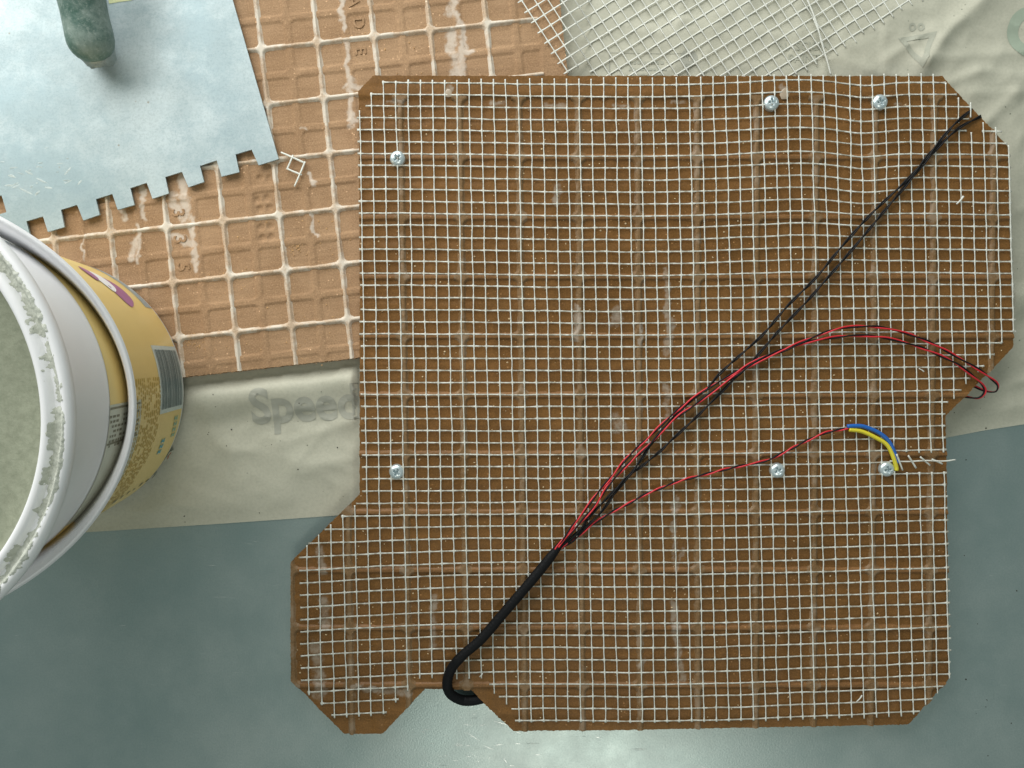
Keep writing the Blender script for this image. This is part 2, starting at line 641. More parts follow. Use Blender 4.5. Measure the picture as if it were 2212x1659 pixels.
def paper_z(x, y):
    u = x / PX + 1106
    v = -y / PX + 829.5
    z = np.zeros(np.shape(u))
    for a, b, wd, h in RIDGES:
        d, t = seg_d(u, v, a, b)
        z = z + h * np.exp(-(d / wd) ** 1.3) * (0.7 + 0.6 * vnoise(u, v, 40, 5))
    z = z * (1 - 0.55 * ((u > 1235) & (u < 1900) & (v < 175)))
    # the long fold beside the big print: rises away from the light, falls off again towards the table
    line = 838 - 0.125 * (u - 400)
    s = v - line
    fold = smooth(-6, 26, s) * (1 - smooth(30, 95, s)) * smooth(380, 450, u)
    z = z + 4.2 * fold
    cr = np.clip((np.abs(vnoise(u, v, 90, 1) - 0.5) * 2), 0, 1)
    cr2 = np.clip((np.abs(vnoise(u + 0.5 * v, v - 0.4 * u, 45, 2) - 0.5) * 2), 0, 1)
    z = z + 0.9 * (1 - cr) ** 2 + 0.45 * (1 - cr2) ** 2
    quiet = smooth(1160, 1230, v + 0.06 * u) * 0.6
    # flat where tiles lie on it
    under = inside([(250, -300), (1222, -300), (1232, 770), (800, 790), (250, 850)], u, v) | inside([(770, 190), (2030, 190), (2170, 330), (2170, 740), (2030, 900), (2030, 1200), (770, 1200)], u, v)
    z = np.where(under, np.minimum(z, 0.3), z)
    z = z * (1 - quiet)
    return (0.25 + z * 0.85) * MM


def paper_z_edge(x, y):
    u = x / PX + 1106
    v = -y / PX + 829.5
    e = np.interp(u, [p[0] for p in PAPER_EDGE], [p[1] for p in PAPER_EDGE])
    k = smooth(0, 45, e - v)
    z = paper_z(x, y)
    return 0.25 * MM + (z - 0.25 * MM) * k


xs = np.arange(-0.265, 0.226, 0.0013)
ys = np.arange(-0.068, 0.205, 0.0013)
X, Y = np.meshgrid(xs, ys)
poly = np.array([[(u - 1106) * PX, -(v - 829.5) * PX] for u, v in PAPER])
cx = (X[:-1, :-1] + X[1:, 1:]) / 2
cy = (Y[:-1, :-1] + Y[1:, 1:]) / 2
me = grid_mesh('paper_sheet', X, Y, paper_z_edge(X, Y), inside(poly, cx, cy), None, poly, 0.0012)
paper = link('paper_sheet', me, M_paper)
tag(paper, 'crumpled pale greenish grey wrapping paper sheet with faint grey print, spread on the steel table', 'paper')


def print_on_paper(name, me, u, v, rot, m, cuts=2):
    bm = bmesh.new()
    bm.from_mesh(me)
    bmesh.ops.triangulate(bm, faces=bm.faces)
    for _ in range(cuts):
        el = [e for e in bm.edges if e.calc_length() > 0.0016]
        if el:
            bmesh.ops.subdivide_edges(bm, edges=el, cuts=1, use_grid_fill=False)
            bmesh.ops.triangulate(bm, faces=[f for f in bm.faces if len(f.verts) > 3])
    p = P(u, v)
    c, s = math.cos(rot), math.sin(rot)
    for vt in bm.verts:
        x, y = vt.co.x, vt.co.y
        vt.co = (p.x + c * x - s * y, p.y + s * x + c * y, 0)
    xy = np.array([vt.co[:2] for vt in bm.verts])
    z = paper_z_edge(xy[:, 0], xy[:, 1]) + 0.00016
    for vt, q in zip(bm.verts, z):
        vt.co.z = q
    bm.to_mesh(me)
    bm.free()
    return link(name, me, m, paper)


def ring_poly(pts, wd):
    """outline strip of a closed polygon, as V, F"""
    p = np.array(pts, float)
    c = p.mean(0)
    inn = c + (p - c) * (1 - wd)
    n = len(p)
    V = np.concatenate([p, inn])
    V = np.concatenate([V, np.zeros((len(V), 1))], 1)
    return V, [(i, (i + 1) % n, n + (i + 1) % n, n + i) for i in range(n)]


tm = text_mesh('Speed', 0.0195, 0.00055)
for vt in tm.vertices:
    vt.co.x *= 0.93
print_on_paper('printed_lettering', tm, 662, 876, math.radians(3.0), M_print, 3)
print_on_paper('printed_lettering', text_mesh('NASCIOM', 0.0047, 0.00006), 1735, 103, math.radians(2), M_print2)
print_on_paper('printed_lettering', text_mesh('PAINT', 0.0047, 0.00006), 1735, 129, math.radians(2), M_print2)
tri = [(-0.0075, 0.006), (0.0075, 0.006), (0.0, -0.0075)]
V, F = ring_poly(tri, 0.42)
print_on_paper('recycling_triangle', mesh_np('recycling_triangle', V, F, False), 1980, 112, math.radians(8), M_print2, 3)
for du in (-9, 9):
    V, F = ring_poly([(0.0014 * math.cos(a), 0.0017 * math.sin(a)) for a in np.linspace(0, 2 * math.pi, 12, endpoint=False)], 0.55)
    print_on_paper('printed_mark', mesh_np('printed_mark', V, F, False), 1976 + du, 62, 0, M_print2, 1)
circ = [(0.010 * math.cos(a), 0.0105 * math.sin(a)) for a in np.linspace(0, 2 * math.pi, 28, endpoint=False)]
V, F = ring_poly(circ, 0.45)
print_on_paper('printed_roundel', mesh_np('printed_roundel', V, F, False), 2225, 72, 0, M_print3, 2)
circ = [(0.0036 * math.cos(a), 0.0036 * math.sin(a)) for a in np.linspace(0, 2 * math.pi, 20, endpoint=False)]
V, F = ring_poly(circ, 0.7)
print_on_paper('printed_roundel', mesh_np('printed_roundel', V, F, False), 1487, 128, 0, M_print, 1)
V, F = ring_poly([(-0.016, 0.0055), (0.016, 0.0055), (0.016, -0.0055), (-0.016, -0.0055)], 0.03)
print_on_paper('printed_frame', mesh_np('printed_frame', V, F, False), 1400, 146, math.radians(-1), M_print, 3)
bars = []
for r in range(3):
    x = -0.008
    while x < 0.006:
        wd = random.uniform(0.0006, 0.0018)
        bars.append((np.array([(x, -r * 0.0028, 0), (x + wd, -r * 0.0028, 0), (x + wd, -r * 0.0028 + 0.0011, 0), (x, -r * 0.0028 + 0.0011, 0)]), [(0, 1, 2, 3)]))
        x += wd + 0.0005
V, F = join(bars)
print_on_paper('small_print', mesh_np('small_print', V, F, False), 1400, 140, 0, M_print2, 1)

# ------------------------------------------------------------------ rear tile (ribbed back of a floor tile, no cloth on it)
REAR_BASE = 0.6 * MM
REAR_T = 4.4 * MM
REAR_RIB = 1.1 * MM
fr = Frame(Vector((0, 0, REAR_BASE)))
N0 = np.array(fr.pt(686.5, 93, REAR_T))
A1 = np.array(fr.pt(686.5 + 121.5, 93 - 13.3, REAR_T)) - N0
rang = math.atan2(A1[1], A1[0])
SA = np.hypot(A1[0], A1[1])
SB = SA * 0.984
rear = thing('floor_tile', 'ribbed terracotta back of a bare floor tile with whitened ribs, partly under the trowel', 'tile',
             Matrix.Translation((N0[0], N0[1], REAR_BASE)) @ Matrix.Rotation(rang, 4, 'Z'))
# local axes: x along the ribs' rows, -y downwards in the picture; node (m, n) at (m*SA, -n*SB)


def cell_sd(x, y, sx, sy, hw, r):
    """signed distance to the rounded cell, positive inside the rib"""
    px = np.abs((x / sx - np.floor(x / sx)) - 0.5) * sx
    py = np.abs((y / sy - np.floor(y / sy)) - 0.5) * sy
    bx = sx / 2 - hw - r
    by = sy / 2 - hw - r
    qx = px - bx
    qy = py - by
    return np.hypot(np.maximum(qx, 0), np.maximum(qy, 0)) + np.minimum(np.maximum(qx, qy), 0) - r


RX0, RX1, RY0, RY1 = -6.35 * SA, 4.33 * SA, -5.70 * SB, 3.3 * SB
rear_poly = np.array([(RX0, RY0), (RX1, RY0), (RX1, RY1), (RX0, RY1)])
MB = 3.90 * SA        # inner edge of the raised rim on the right


def rear_floor(x, y):
    d = cell_sd(x + SA / 2, y + SB / 2, SA, SB, 1.25 * MM, 1.6 * MM)
    z = 0.45 * MM * smooth(-0.26 * MM, 0.16 * MM, d)
    d2, _ = seg_d(x, y, (MB, 99), (MB, -99))
    z = np.where(x > MB - 0.5 * MM, np.maximum(z, 0.5 * MM * smooth(MB - 0.4 * MM, MB + 0.3 * MM, x)), z)
    z = np.where(y < -5.45 * SB, np.maximum(z, 0.2 * MM), z)
    z = z + 0.10 * MM * (vnoise(x, y, 6 * MM, 3) - 0.5) + 0.05 * MM * (vnoise(x, y, 1.6 * MM, 4) - 0.5)
    return z


DOTS = []
for (u, v) in [(562, 385), (582, 385), (556, 432), (576, 428), (562, 451), (582, 449), (564, 490), (584, 489), (567, 514), (586, 512)]:
    q = rear.matrix_world.inverted() @ fr.M @ fr.pt(u, v, REAR_T)
    DOTS.append((q.x, q.y))
STAINS = [  # whitish smears: (from, to, half-width)
    ((985, -20), (975, 30), 13), ((985, 28), (990, 55), 8), ((978, 70), (975, 110), 14), ((998, 62), (1000, 160), 10), ((985, 120), (985, 165), 16), ((1000, 112), (1020, 113), 8),
    ((738, -20), (741, 65), 7), ((748, 85), (752, 170), 7), ((756, 170), (760, 270), 9), ((745, 188), (790, 186), 7), ((757, 240), (768, 262), 10),
    ((392, 380), (400, 470), 14), ((372, 420), (385, 465), 12), ((414, 470), (425, 585), 8), ((375, 508), (398, 520), 12), ((395, 525), (420, 530), 10),
    ((262, 440), (270, 468), 9), ((182, 510), (178, 560), 4), ((292, 520), (285, 560), 10), ((300, 490), (300, 570), 6), ((175, 585), (190, 590), 8),
    ((670, 375), (676, 402), 6), ((672, 465), (676, 500), 4), ((676, 500), (690, 512), 4), ((650, 277), (662, 280), 6), ((305, 405), (310, 470), 8),
]


def rear_uv(x, y):
    ca, sa = math.cos(rang), math.sin(rang)
    wx = N0[0] + ca * x - sa * y
    wy = N0[1] + sa * x + ca * y
    k = CAM_H / (CAM_H - REAR_BASE - REAR_T) / PX
    return wx * k + 1106, -wy * k + 829.5


def rear_stain(x, y):
    u, v = rear_uv(x, y)
    u = u + 9 * (vnoise(u, v, 17, 91) - 0.5) + 7 * (vnoise(u, v, 6, 92) - 0.5)
    v = v + 9 * (vnoise(u, v, 19, 93) - 0.5) + 7 * (vnoise(u, v, 6, 94) - 0.5)
    s = np.zeros(np.shape(u))
    for a, b, wd in STAINS:
        d, _ = seg_d(u, v, a, b)
        s = np.maximum(s, 1 - smooth(wd * 0.2, wd * 1.45, d))
    return s


st = 0.5 * MM
X, Y = np.meshgrid(np.arange(RX0 - st, RX1 + st, st), np.arange(RY0 - st, RY1 + st, st))
Z = REAR_T + rear_floor(X, Y)
for (dx, dy) in DOTS:
    Z -= 0.55 * MM * (1 - smooth(0.9 * MM, 1.7 * MM, np.hypot(X - dx, Y - dy)))
cx = (X[:-1, :-1] + X[1:, 1:]) / 2
cy = (Y[:-1, :-1] + Y[1:, 1:]) / 2
me = grid_mesh('tile_body', X, Y, Z, inside(rear_poly, cx, cy), 0.0, rear_poly, 0.9 * st, 0.35 * MM, {'stain': rear_stain(X, Y)})
link('tile_body', me, M_rear, rear)


def rib_strip(name, vertical, at, lo, hi, sx, sy, hw, r, H, base, poly, floor_fn, stain_fn, m, parent, wob=0.0, lift=0.0, shear=0.0):
    stp = 0.5 * MM
    W = hw + r
    a = np.arange(lo, hi + stp, stp)
    b = np.arange(-W, W + 1e-9, 0.36 * MM)
    if vertical:
        X, Y = np.meshgrid(at + b, a)
    else:
        X, Y = np.meshgrid(a, at + b)
    wx = wob * (vnoise(X, Y, 7 * MM, 8) - 0.5)
    d = cell_sd(X + wx, Y + wx, sx, sy, hw, r)
    h = smooth(-0.38 * MM, 0.50 * MM, d)
    Z = base + H * h - 0.06 * MM + lift + 0.10 * MM * (vnoise(X, Y, 2.5 * MM, 9) - 0.5) * h
    fc = (h[:-1, :-1] + h[1:, 1:] + h[:-1, 1:] + h[1:, :-1]) / 4
    XX = X + shear * Y
    cx = (XX[:-1, :-1] + XX[1:, 1:]) / 2
    cy = (Y[:-1, :-1] + Y[1:, 1:]) / 2
    keep = (fc > 0.02) & inside(poly, cx, cy)
    if not keep.any():
        return None
    me = grid_mesh(name, XX, Y, Z, keep, base - 0.5 * MM, poly, 0.5 * MM, 0.25 * MM, {'stain': stain_fn(XX, Y)})
    return link(name, me, m, parent)


for mi in range(-6, 4):
    rib_strip('rib', True, mi * SA, RY0, RY1, SA, SB, 0.74 * MM, 1.9 * MM, REAR_RIB, REAR_T, rear_poly, rear_floor, rear_stain, M_rear_rib, rear, 0.10 * MM, 0.02 * MM)
for ni in range(-3, 6):
    rib_strip('rib', False, -ni * SB, RX0, MB, SA, SB, 0.74 * MM, 1.9 * MM, REAR_RIB, REAR_T, rear_poly, rear_floor, rear_stain, M_rear_rib, rear, 0.10 * MM, -0.02 * MM)


def stamped(ch, u, v, size, turn):
    me = text_mesh(ch, size, 0.0001, 0.00018)
    q = rear.matrix_world.inverted() @ fr.M @ fr.pt(u, v, REAR_T)
    o = link('stamped_letter', me, M_rear, rear)
    o.location = (q.x, q.y, REAR_T + 0.18 * MM)
    o.rotation_euler = (0, 0, turn)
    return o


TURN = math.radians(-90)
for ch, u, v in (('A', 763, 4), ('D', 774, 50), ('E', 778, 110)):
    stamped(ch, u, v, 0.0062, TURN)
for ch, u, v in (('3', 384, 460), ('3', 388, 517), ('5', 395, 577)):
    stamped(ch, u, v, 0.0072, TURN)

# ------------------------------------------------------------------ main tile: cut, primed, leaning on the rear tile
TILE_T = 5.6 * MM
TILE_RIB = 0.9 * MM
TOP = TILE_T + TILE_RIB
y_low = P(1100, 1585, 6 * MM).y
slope = math.atan2(REAR_BASE + REAR_T + REAR_RIB - 0.15 * MM, (1585 - 747) * PX)
fm = Frame(Vector((0, y_low, 0.12 * MM)), rx=slope)
OUT = [(806, 165), (2034, 166), (2046, 182), (2105, 239), (2177, 316), (2182, 540), (2189, 750), (2042, 899), (2045, 1024), (2050, 1466),
       (1962, 1565), (1350, 1577), (1109, 1579), (1044, 1518), (1019, 1490), (918, 1488), (827, 1585), (743, 1585), (629, 1469), (629, 1213),
       (777, 1068), (777, 600), (775, 198)]
OUTL = fm.pts(OUT, TILE_T)[:, :2]
main = thing('cut_tile', 'large brown tile cut to a puzzle outline, under the glued white mesh', 'tile', fm.M)

S_M = np.linalg.norm(fm.pts([[1100 + 126.8, 880]], TOP)[0] - fm.pts([[1100, 880]], TOP)[0])
X0 = fm.pt(870.5 + .012 * 250, 850, TOP).x
Y0 = fm.pt(1100, 217 + 127.4 * 5, TOP).y
S_Y = S_M * 127.4 / 126.8
MSTAIN = [((1245, 660), (1243, 735), 9), ((1330, 670), (1338, 690), 16), ((1326, 690), (1322, 705), 6), ((1440, 590), (1445, 740), 9), ((1450, 690), (1440, 760), 13), ((1383, 700), (1382, 745), 5),
          ((1462, 1080), (1458, 1110), 12), ((1455, 1130), (1460, 1230), 8), ((1475, 1190), (1470, 1220), 6), ((1457, 1300), (1470, 1470), 10), ((690, 1180), (695, 1240), 11),
          ((700, 1300), (702, 1345), 15), ((680, 1400), (690, 1500), 18), ((760, 1485), (880, 1500), 9), ((936, 1290), (934, 1400), 9), ((970, 190), (965, 205), 9),
          ((1325, 900), (1345, 920), 14), ((1330, 930), (1350, 930), 10), ((1205, 400), (1200, 440), 10), ((1180, 225), (1220, 225), 7), ((1060, 222), (1090, 222), 6), ((835, 217), (870, 219), 6),
          ((1440, 830), (1442, 900), 8), ((1395, 1430), (1380, 1440), 8), ((1330, 225), (1360, 224), 6), ((1450, 220), (1480, 222), 6), ((1940, 224), (1960, 226), 5), ((1690, 190), (1700, 200), 10)]


def main_uv(x, y):
    s = np.stack([np.ravel(x), np.ravel(y), np.full(np.size(x), TOP)], 1)
    q = fm.uv(s)
    return q[:, 0].reshape(np.shape(x)), q[:, 1].reshape(np.shape(x))


def main_stain(x, y):
    u, v = main_uv(x, y)
    u = u + 9 * (vnoise(u, v, 17, 91) - 0.5) + 7 * (vnoise(u, v, 6, 92) - 0.5)
    v = v + 9 * (vnoise(u, v, 19, 93) - 0.5) + 7 * (vnoise(u, v, 6, 94) - 0.5)
    s = np.zeros(np.shape(u))
    for a, b, wd in MSTAIN:
        d, _ = seg_d(u, v, a, b)
        s = np.maximum(s, 0.8 * (1 - smooth(wd * 0.4, wd * 1.3, d)))
    return s


YTOP = Y0 + 5 * S_Y


def main_floor(x, y):
    d = cell_sd(x - X0 + S_M / 2, y - Y0 + S_Y / 2, S_M, S_Y, 1.3 * MM, 1.6 * MM)
    z = 0.22 * MM * smooth(-0.4 * MM, 0.3 * MM, d)
    z = np.maximum(z, (TILE_RIB - 0.1 * MM) * smooth(YTOP - 1.0 * MM, YTOP + 0.5 * MM, y))
    z = z + 0.10 * MM * (vnoise(x, y, 7 * MM, 13) - 0.5) + 0.10 * MM * (vnoise(x, y, 1.7 * MM, 14) - 0.5) + 0.12 * MM * (vnoise(x * 0.15, y, 1.1 * MM, 15) - 0.5)
    return z


st = 0.8 * MM
X, Y = np.meshgrid(np.arange(OUTL[:, 0].min() - 2 * st, OUTL[:, 0].max() + 2 * st, st), np.arange(OUTL[:, 1].min() - 2 * st, OUTL[:, 1].max() + 2 * st, st))
cx = (X[:-1, :-1] + X[1:, 1:]) / 2
cy = (Y[:-1, :-1] + Y[1:, 1:]) / 2
me = grid_mesh('tile_body', X, Y, TILE_T + main_floor(X, Y), inside(OUTL, cx, cy), 0.0, OUTL, 0.9 * st, 0.30 * MM, {'stain': main_stain(X, Y)})
link('tile_body', me, M_main, main)
ylo, yhi = OUTL[:, 1].min(), YTOP + 0.4 * MM
xlo, xhi = OUTL[:, 0].min(), OUTL[:, 0].max()


def rib_local(vertical, i, m):
    # grid phase: shift so that rib lines sit on multiples of the spacing
    stp_poly = OUTL - np.array([X0, Y0])

    def sf(x, y):
        return main_stain(x + X0, y + Y0)
    if vertical:
        o = rib_strip('rib', True, i * S_M, ylo - Y0, yhi - Y0, S_M, S_Y, 1.05 * MM, 2.0 * MM, TILE_RIB, TILE_T, stp_poly, None, sf, m, main, 0.12 * MM, 0.02 * MM, -0.010)
    else:
        o = rib_strip('rib', False, i * S_Y, xlo - X0, xhi - X0, S_M, S_Y, 1.05 * MM, 2.0 * MM, TILE_RIB, TILE_T, stp_poly, None, sf, m, main, 0.12 * MM, -0.02 * MM, -0.010)
    if o:
        o.data.transform(Matrix.Translation((X0, Y0, 0)))


for i in range(-2, 11):
    rib_local(True, i, M_main_vrib)
for i in range(-6, 5):
    rib_local(False, i, M_main_hrib)

# ------------------------------------------------------------------ screws
SCREWS = [
    (858, 341, 40, 'zinc cross head screw through the cut tile, near its upper left edge'),
    (1668, 221, 5, 'zinc cross head screw beside the pale glue blob at the top edge'),
    (1903, 219, 20, 'zinc cross head screw nearest the chamfered upper right corner of the cut tile'),
    (856, 1020, 60, 'zinc cross head screw near the left edge, level with the blue and yellow sleeves'),
    (1681, 1017, 30, 'zinc cross head screw just below the lone red and black twisted pair'),
    (1918, 1014, 12, 'zinc cross head screw where the blue and yellow wire sleeves end'),
]


def screw_mesh():
    R = 3.0 * MM
    nr, na = 22, 64
    V = []
    for i in range(nr + 1):
        t = i / nr
        r = R * t
        for k in range(na):
            a = 2 * math.pi * k / na
            x, y = r * math.cos(a), r * math.sin(a)
            h = 1.75 * MM * (1 - t ** 2.6) ** 0.5 if t < 1 else 0.0
            d = min(max(abs(x) - 1.45 * MM, abs(y) - 0.45 * MM), max(abs(y) - 1.45 * MM, abs(x) - 0.45 * MM))
            cut = max(0.0, min(1.0, -d / (0.14 * MM)))
            h -= 1.9 * MM * cut * (1 - 0.45 * r / (1.45 * MM) if r < 1.45 * MM else 0.5)
            V.append((x, y, 0.35 * MM + h))
    F = [tuple(range(na))]
    for i in range(1, nr):
        for k in range(na):
            k2 = (k + 1) % na
            F.append((i * na + k, (i + 1) * na + k, (i + 1) * na + k2, i * na + k2))
    i = 0
    for k in range(na):
        k2 = (k + 1) % na
        F.append((k, na + k, na + k2, k2))
    b = len(V)
    for k in range(na):
        a = 2 * math.pi * k / na
        V.append((R * math.cos(a), R * math.sin(a), -0.9 * MM))
    for k in range(na):
        k2 = (k + 1) % na
        F.append((nr * na + k, b + k, b + k2, nr * na + k2))
    V = np.array(V)
    return mesh_np('screw_head', V, F[1:])


scr_me = screw_mesh()
scr_me.materials.append(M_screw)
SCREW_XY = []
for u, v, rot, lab in SCREWS:
    q = fm.pt(u, v, TOP + 1.0 * MM)
    SCREW_XY.append((q.x, q.y))
    o = bpy.data.objects.new('screw', scr_me)
    COL.objects.link(o)
    o.matrix_world = fm.M @ Matrix.Translation((q.x, q.y, TOP - 0.55 * MM)) @ Matrix.Rotation(math.radians(rot), 4, 'Z') @ Matrix.Rotation(math.radians(random.uniform(-5, 5)), 4, 'X')
    tag(o, lab, 'screw', 'screws through the cut tile')

# ------------------------------------------------------------------ glued mesh
MESH_OUT = [(770, 244), (798, 220), (800, 200), (824, 198), (826, 172), (1400, 166), (1700, 160), (2036, 158), (2036, 176), (2063, 186), (2068, 208), (2098, 220), (2104, 252),
            (2088, 262), (2068, 268), (2072, 278), (2118, 290), (2126, 250), (2134, 252), (2140, 268), (2164, 282), (2172, 300), (2183, 318), (2190, 520), (2196, 716), (2186, 718), (2184, 722),
            (2168, 738), (2150, 764), (2128, 790), (2100, 816), (2078, 842), (2058, 866), (2044, 870), (2046, 1000), (2052, 1200), (2056, 1462), (2020, 1505), (1984, 1542), (1950, 1550),
            (1700, 1558), (1350, 1564), (1112, 1560), (1104, 1530), (1082, 1512), (1056, 1488), (1052, 1468), (884, 1468), (882, 1492), (856, 1517), (830, 1545), (722, 1552), (694, 1522), (668, 1504), (648, 1474),
            (646, 1194), (668, 1172), (700, 1144), (732, 1118), (764, 1092), (782, 1066), (778, 900), (774, 500)]
HOLE = [(1926, 979), (2070, 979), (2070, 1017), (1926, 1017)]


def mesh_dv(u, v):
    s = 9 * np.exp(-((u - 1862) / 62) ** 2) * (1 - smooth(380, 560, v))
    s = s - 26 * np.clip((u - 1350) / 700, 0, 1.2) ** 1.3 * np.clip((v - 500) / 1000, 0, 1.1)
    s = s + 15 * np.clip((1010 - u) / 360, 0, 1) ** 1.6 * smooth(1060, 1250, v)
    s = s - 4 * np.exp(-((u - 1180) / 260) ** 2) * smooth(900, 1200, v) + 3 * np.sin(u / 170.0) * (1 - smooth(500, 900, v))
    s = s - 6 * np.exp(-((u - 1720) / 130) ** 2) * (1 - smooth(450, 700, v))
    return s + 1.6 * (vnoise(u, v, 60, 21) - 0.5) + 0.7 * (vnoise(u, v, 19, 24) - 0.5)


def mesh_uv(i, j):
    v0 = 180.6 + 25.65 * j + 0.0074 * j * j
    u = 778.4 + 26.42 * i + (v0 - 330) * (0.0196 + 0.00015 * i)
    v = v0 + mesh_dv(u, v0)
    u = u + 2.0 * (vnoise(u, v0, 75, 22) - 0.5) + 1.2 * (vnoise(u, v0, 21, 23) - 0.5) + 4 * np.exp(-((u - 1835) / 16) ** 2) * (1 - smooth(300, 420, v0))
    return u, v


def mesh_lift(xy):
    z = np.full(len(xy), TOP - 0.12 * MM)
    for (sx, sy) in SCREW_XY:
        d = np.hypot(xy[:, 0] - sx, xy[:, 1] - sy)
        z = z + 0.55 * MM * (1 - smooth(2.2 * MM, 6.5 * MM, d))
    return z


def strand_runs(u, v, node_f, mask, wide, thick, swell, dz):
    parts = []
    n = len(u)
    a = 0
    while a < n:
        if not mask[a]:
            a += 1
            continue
        b = a
        while b < n and mask[b]:
            b += 1
        if b - a >= 4:
            uv = np.stack([u[a:b], v[a:b]], 1)
            q = fm.pts(uv, TOP + 0.1 * MM)
            z = mesh_lift(q) + dz + 0.05 * MM * (vnoise(uv[:, 0], uv[:, 1], 30, 31))
            q = fm.pts(uv, z)
            f = node_f[a:b]
            bl = np.exp(-(f / 0.13) ** 2)
            rw = wide * (0.92 + 0.35 * (vnoise(uv[:, 0], uv[:, 1], 9, 32) - 0.5)) + swell * bl
            rw = rw * (1 + 0.45 * np.exp(-np.arange(len(q)) / 1.5) + 0.45 * np.exp(-np.arange(len(q))[::-1] / 1.5))
            parts.append(tube(q, rw, thick + 0.05 * MM * bl, 6))
        a = b
    return parts


sheet = thing('mesh_sheet', 'white glass fibre mesh glued all over the cut brown tile', 'mesh', fm.M)
SUB = 8
jj = np.arange(-2, 54 + 1e-6, 1.0 / SUB)
ii = np.arange(-7, 56 + 1e-6, 1.0 / SUB)
fj = np.minimum(jj - np.floor(jj), np.ceil(jj) - jj)
fi = np.minimum(ii - np.floor(ii), np.ceil(ii) - ii)
for i in range(-6, 55):
    u, v = mesh_uv(np.full(len(jj), float(i)), jj)
    m = inside(MESH_OUT, u, v) & ~inside(HOLE, u, v)
    pr = strand_runs(u, v, fj, m, 0.21 * MM, 0.11 * MM, 0.19 * MM, 0.13 * MM)
    if pr:
        link('strand', mesh_np('strand', *join(pr)), M_strand, sheet)
for j in range(-1, 54):
    u, v = mesh_uv(ii, np.full(len(ii), float(j)))
    m = inside(MESH_OUT, u, v) & ~inside(HOLE, u, v)
    pr = strand_runs(u, v, fi, m, 0.29 * MM, 0.10 * MM, 0.13 * MM, 0.06 * MM)
    if pr:
        link('strand', mesh_np('strand', *join(pr)), M_strand2, sheet)


def small_strand(frame, pts, hs, r, m, parent, name='strand', flat=0.6):
    uv = spline(pts, 4.0)
    h = np.interp(np.linspace(0, 1, len(uv)), np.linspace(0, 1, len(hs)), hs)
    q = frame.pts(uv, h)
    V, F = tube(q, r * (0.85 + 0.3 * vnoise(uv[:, 0], uv[:, 1], 6, 41)), r * flat, 6)
    return link(name, mesh_np(name, V, F), m, parent)


# the row that has come loose beside the blue and yellow sleeves
z1 = TOP + 0.7 * MM
small_strand(fm, [(1922, 996), (1960, 997), (2000, 995), (2040, 996), (2064, 993)], [z1, z1, z1 + 0.6 * MM, z1 + 1.5 * MM, z1 + 2 * MM], 0.27 * MM, M_strand, sheet)
for a, b in (((1937, 981), (1950, 1016)), ((1962, 984), (1979, 1011)), ((1988, 987), (2009, 1005)), ((2013, 992), (2036, 1002))):
    small_strand(fm, [a, ((a[0] + b[0]) / 2, (a[1] + b[1]) / 2), b], [z1 + 1.4 * MM, z1 + 0.5 * MM, z1 - 0.1 * MM], 0.36 * MM, M_strand, sheet)

# ------------------------------------------------------------------ second mesh, loose on the paper
fp = Frame(Vector((0, 0, 0)))
loose = thing('mesh_offcut', 'loose white glass fibre mesh lying slantwise on the paper along the top edge', 'mesh')
D1 = np.array((14.2, 22.0))
D2 = np.array((20.55, -12.9))


def loose_uv(a, b):
    w_ = 1.2 * (vnoise(a * 3.1, b * 3.1, 9, 51) - 0.5)
    return 1210.5 + a * D1[0] + b * D2[0] + w_, 41 + a * D1[1] + b * D2[1] + 0.012 * b * b * 0.0 + w_


def loose_h(uv):
    x = (uv[:, 0] - 1106) * PX
    y = -(uv[:, 1] - 829.5) * PX
    zp = paper_z_edge(x, y)
    k = 1 - smooth(1222, 1300, uv[:, 0])
    base = np.maximum(np.full(len(zp), 1.15 * MM), k * (REAR_BASE + REAR_T + REAR_RIB + 0.35 * MM))
    return np.maximum(base, zp + 0.1 * MM)


def loose_strand(a, b, f, wide, thick, dz, m):
    u, v = loose_uv(a, b)
    uv = np.stack([u, v], 1)
    uv = uv[(v > -90) & (v < 186)]
    ff = f[(v > -90) & (v < 186)]
    if len(uv) < 5:
        return
    q = fp.pts(uv, loose_h(uv) + dz)
    V, F = tube(q, wide * (0.9 + 0.35 * (vnoise(uv[:, 0], uv[:, 1], 9, 52) - 0.5)) + 0.16 * MM * np.exp(-(ff / 0.13) ** 2), thick, 6)
    link('strand', mesh_np('strand', V, F), m, loose)


sub = 6
for b in range(-2, 46):
    a = np.arange(-9, 14.45 + RNG.rand() * 0.25, 1.0 / sub)
    if b < 0:
        a = a[a < 4.0 + (0.3 if b == -2 else 0.2)]
    loose_strand(a, np.full(len(a), float(b)), np.minimum(a - np.floor(a), np.ceil(a) - a), 0.26 * MM, 0.13 * MM, 0.16 * MM, M_strand)
for a in range(-9, 15):
    b0 = -2.4 if a <= 4 else (-0.35 if a <= 14 else 0)
    b = np.arange(b0, 46, 1.0 / sub)
    loose_strand(np.full(len(b), float(a)), b, np.minimum(b - np.floor(b), np.ceil(b) - b), 0.32 * MM, 0.11 * MM, 0.08 * MM, M_strand)
fray = [(1736, -20), (1752, 18), (1764, 50), (1776, 95), (1786, 128), (1795, 162)]
small_strand(fp, fray, [2.6 * MM, 3.0 * MM, 3.0 * MM, 2.6 * MM], 0.36 * MM, M_strand, loose)
small_strand(fp, [(1757, 40), (1766, 62), (1774, 84), (1780, 104)], [3.0 * MM, 3.2 * MM, 2.8 * MM], 0.26 * MM, M_strand, loose)

